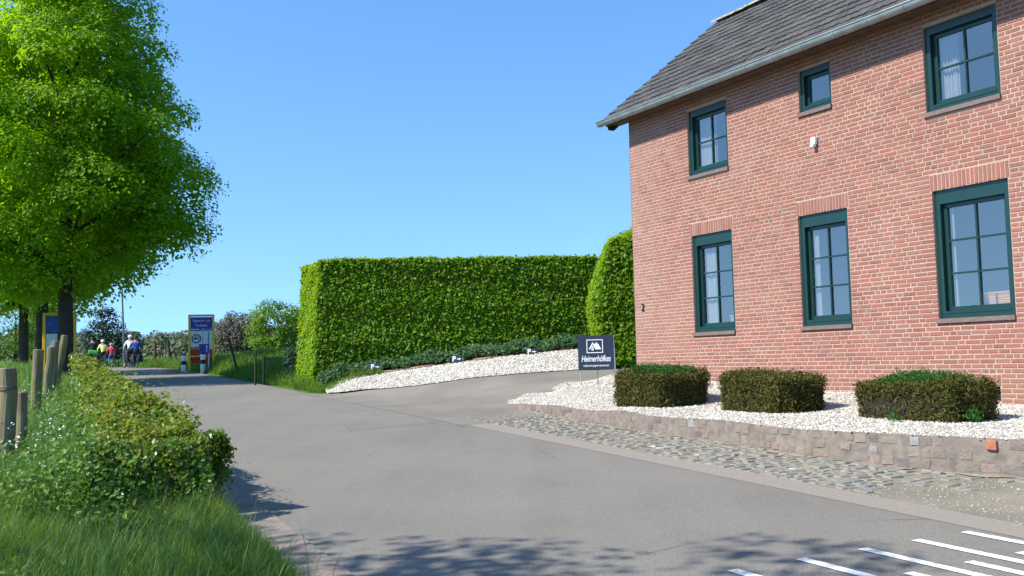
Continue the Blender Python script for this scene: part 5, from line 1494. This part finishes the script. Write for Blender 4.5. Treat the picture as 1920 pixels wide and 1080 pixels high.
M_wh = plain("white_helmet", (.78, .8, .8), .35, var=.03); M_dk = plain("dark_hair", (.012, .01, .01), .7); M_pk = plain("pink_helmet", (.45, .25, .42), .4)
blackc, navy = cloth("black_jacket", (.010, .010, .013)), cloth("blue_jacket", (.015, .045, .25)); yel = cloth("hi_vis_yellow", (.75, .85, .22)); red = cloth("red_jacket", (.55, .03, .07))
jeans = cloth("blue_jeans", (.06, .16, .36)); teal = cloth("white_teal_shirt", (.62, .74, .70)); dkp = cloth("dark_trousers", (.012, .013, .02)); shoe = cloth("dark_shoes", (.01, .01, .01)); shorts = cloth("dark_shorts", (.02, .02, .025)); khaki = cloth("long_trousers", (.02, .02, .03))
q = spot(-21.62, 55.0)
bicycle("black touring bicycle of the rider in the white helmet", q, HD_, 2)
person("tall cyclist in white helmet and pale teal shirt, one bare leg on the road", q, HD_, ride(0, True), 1.03, (teal, shorts, shoe), M_wh)
q = spot(-21.0, 54.2)
bicycle("loaded bicycle with black panniers at the right of the group", q, HD_ + .05, 2)
person("cyclist in bright blue jacket beside the rider in the white helmet", q, HD_ + .05, ride(), .98, (navy, dkp, shoe, 0), None, M_dk)
q = spot(-25.9, 60.0)
bicycle("dark bicycle of the rider dressed in black at the left", q, HD_ + .2, 1)
person("cyclist dressed all in black, leftmost rider of the group", q, HD_ + .2, ride(), 1.03, (blackc, dkp, shoe, 0), None, M_dk)
q = spot(-24.85, 59.0)
bicycle("bicycle ridden by the person in the yellow vest", q, HD_ + .1, 0)
person("cyclist in bright yellow top and white helmet", q, HD_ + .1, ride(), .93, (yel, dkp, shoe, 0), M_wh)
sb_ = tuft("green_bag", "bright green bag hanging beside the rider in yellow", (q[0] - .15, q[1] - .3, q[2] + .75), .1, .1, 2, lt["grass"], .01, "bag")
bpy.data.objects.remove(sb_)
me = bevel_mesh(MB().box((-.28, -.14, 0), (.28, .1, .24)).mesh("luggage_bag", cloth("green_nylon", (.05, .42, .05))), .07, 3)
o = obj("luggage_bag", me, None, None, (q[0] - .35, q[1] - .55, q[2] + .80), (R(0), R(8), .3)); tag(o, "bright green luggage bag on the rear rack of the yellow rider's bicycle", "bag")
q = spot(-23.6, 57.2)
bicycle("small child's bicycle ridden by the child in red", q, HD_ + .05, 0, k=.76)
person("child in red jacket, blue jeans and pinkish helmet on a small bicycle", q, HD_ + .05, ride(), .80, (red, jeans, shoe, 0), M_pk)
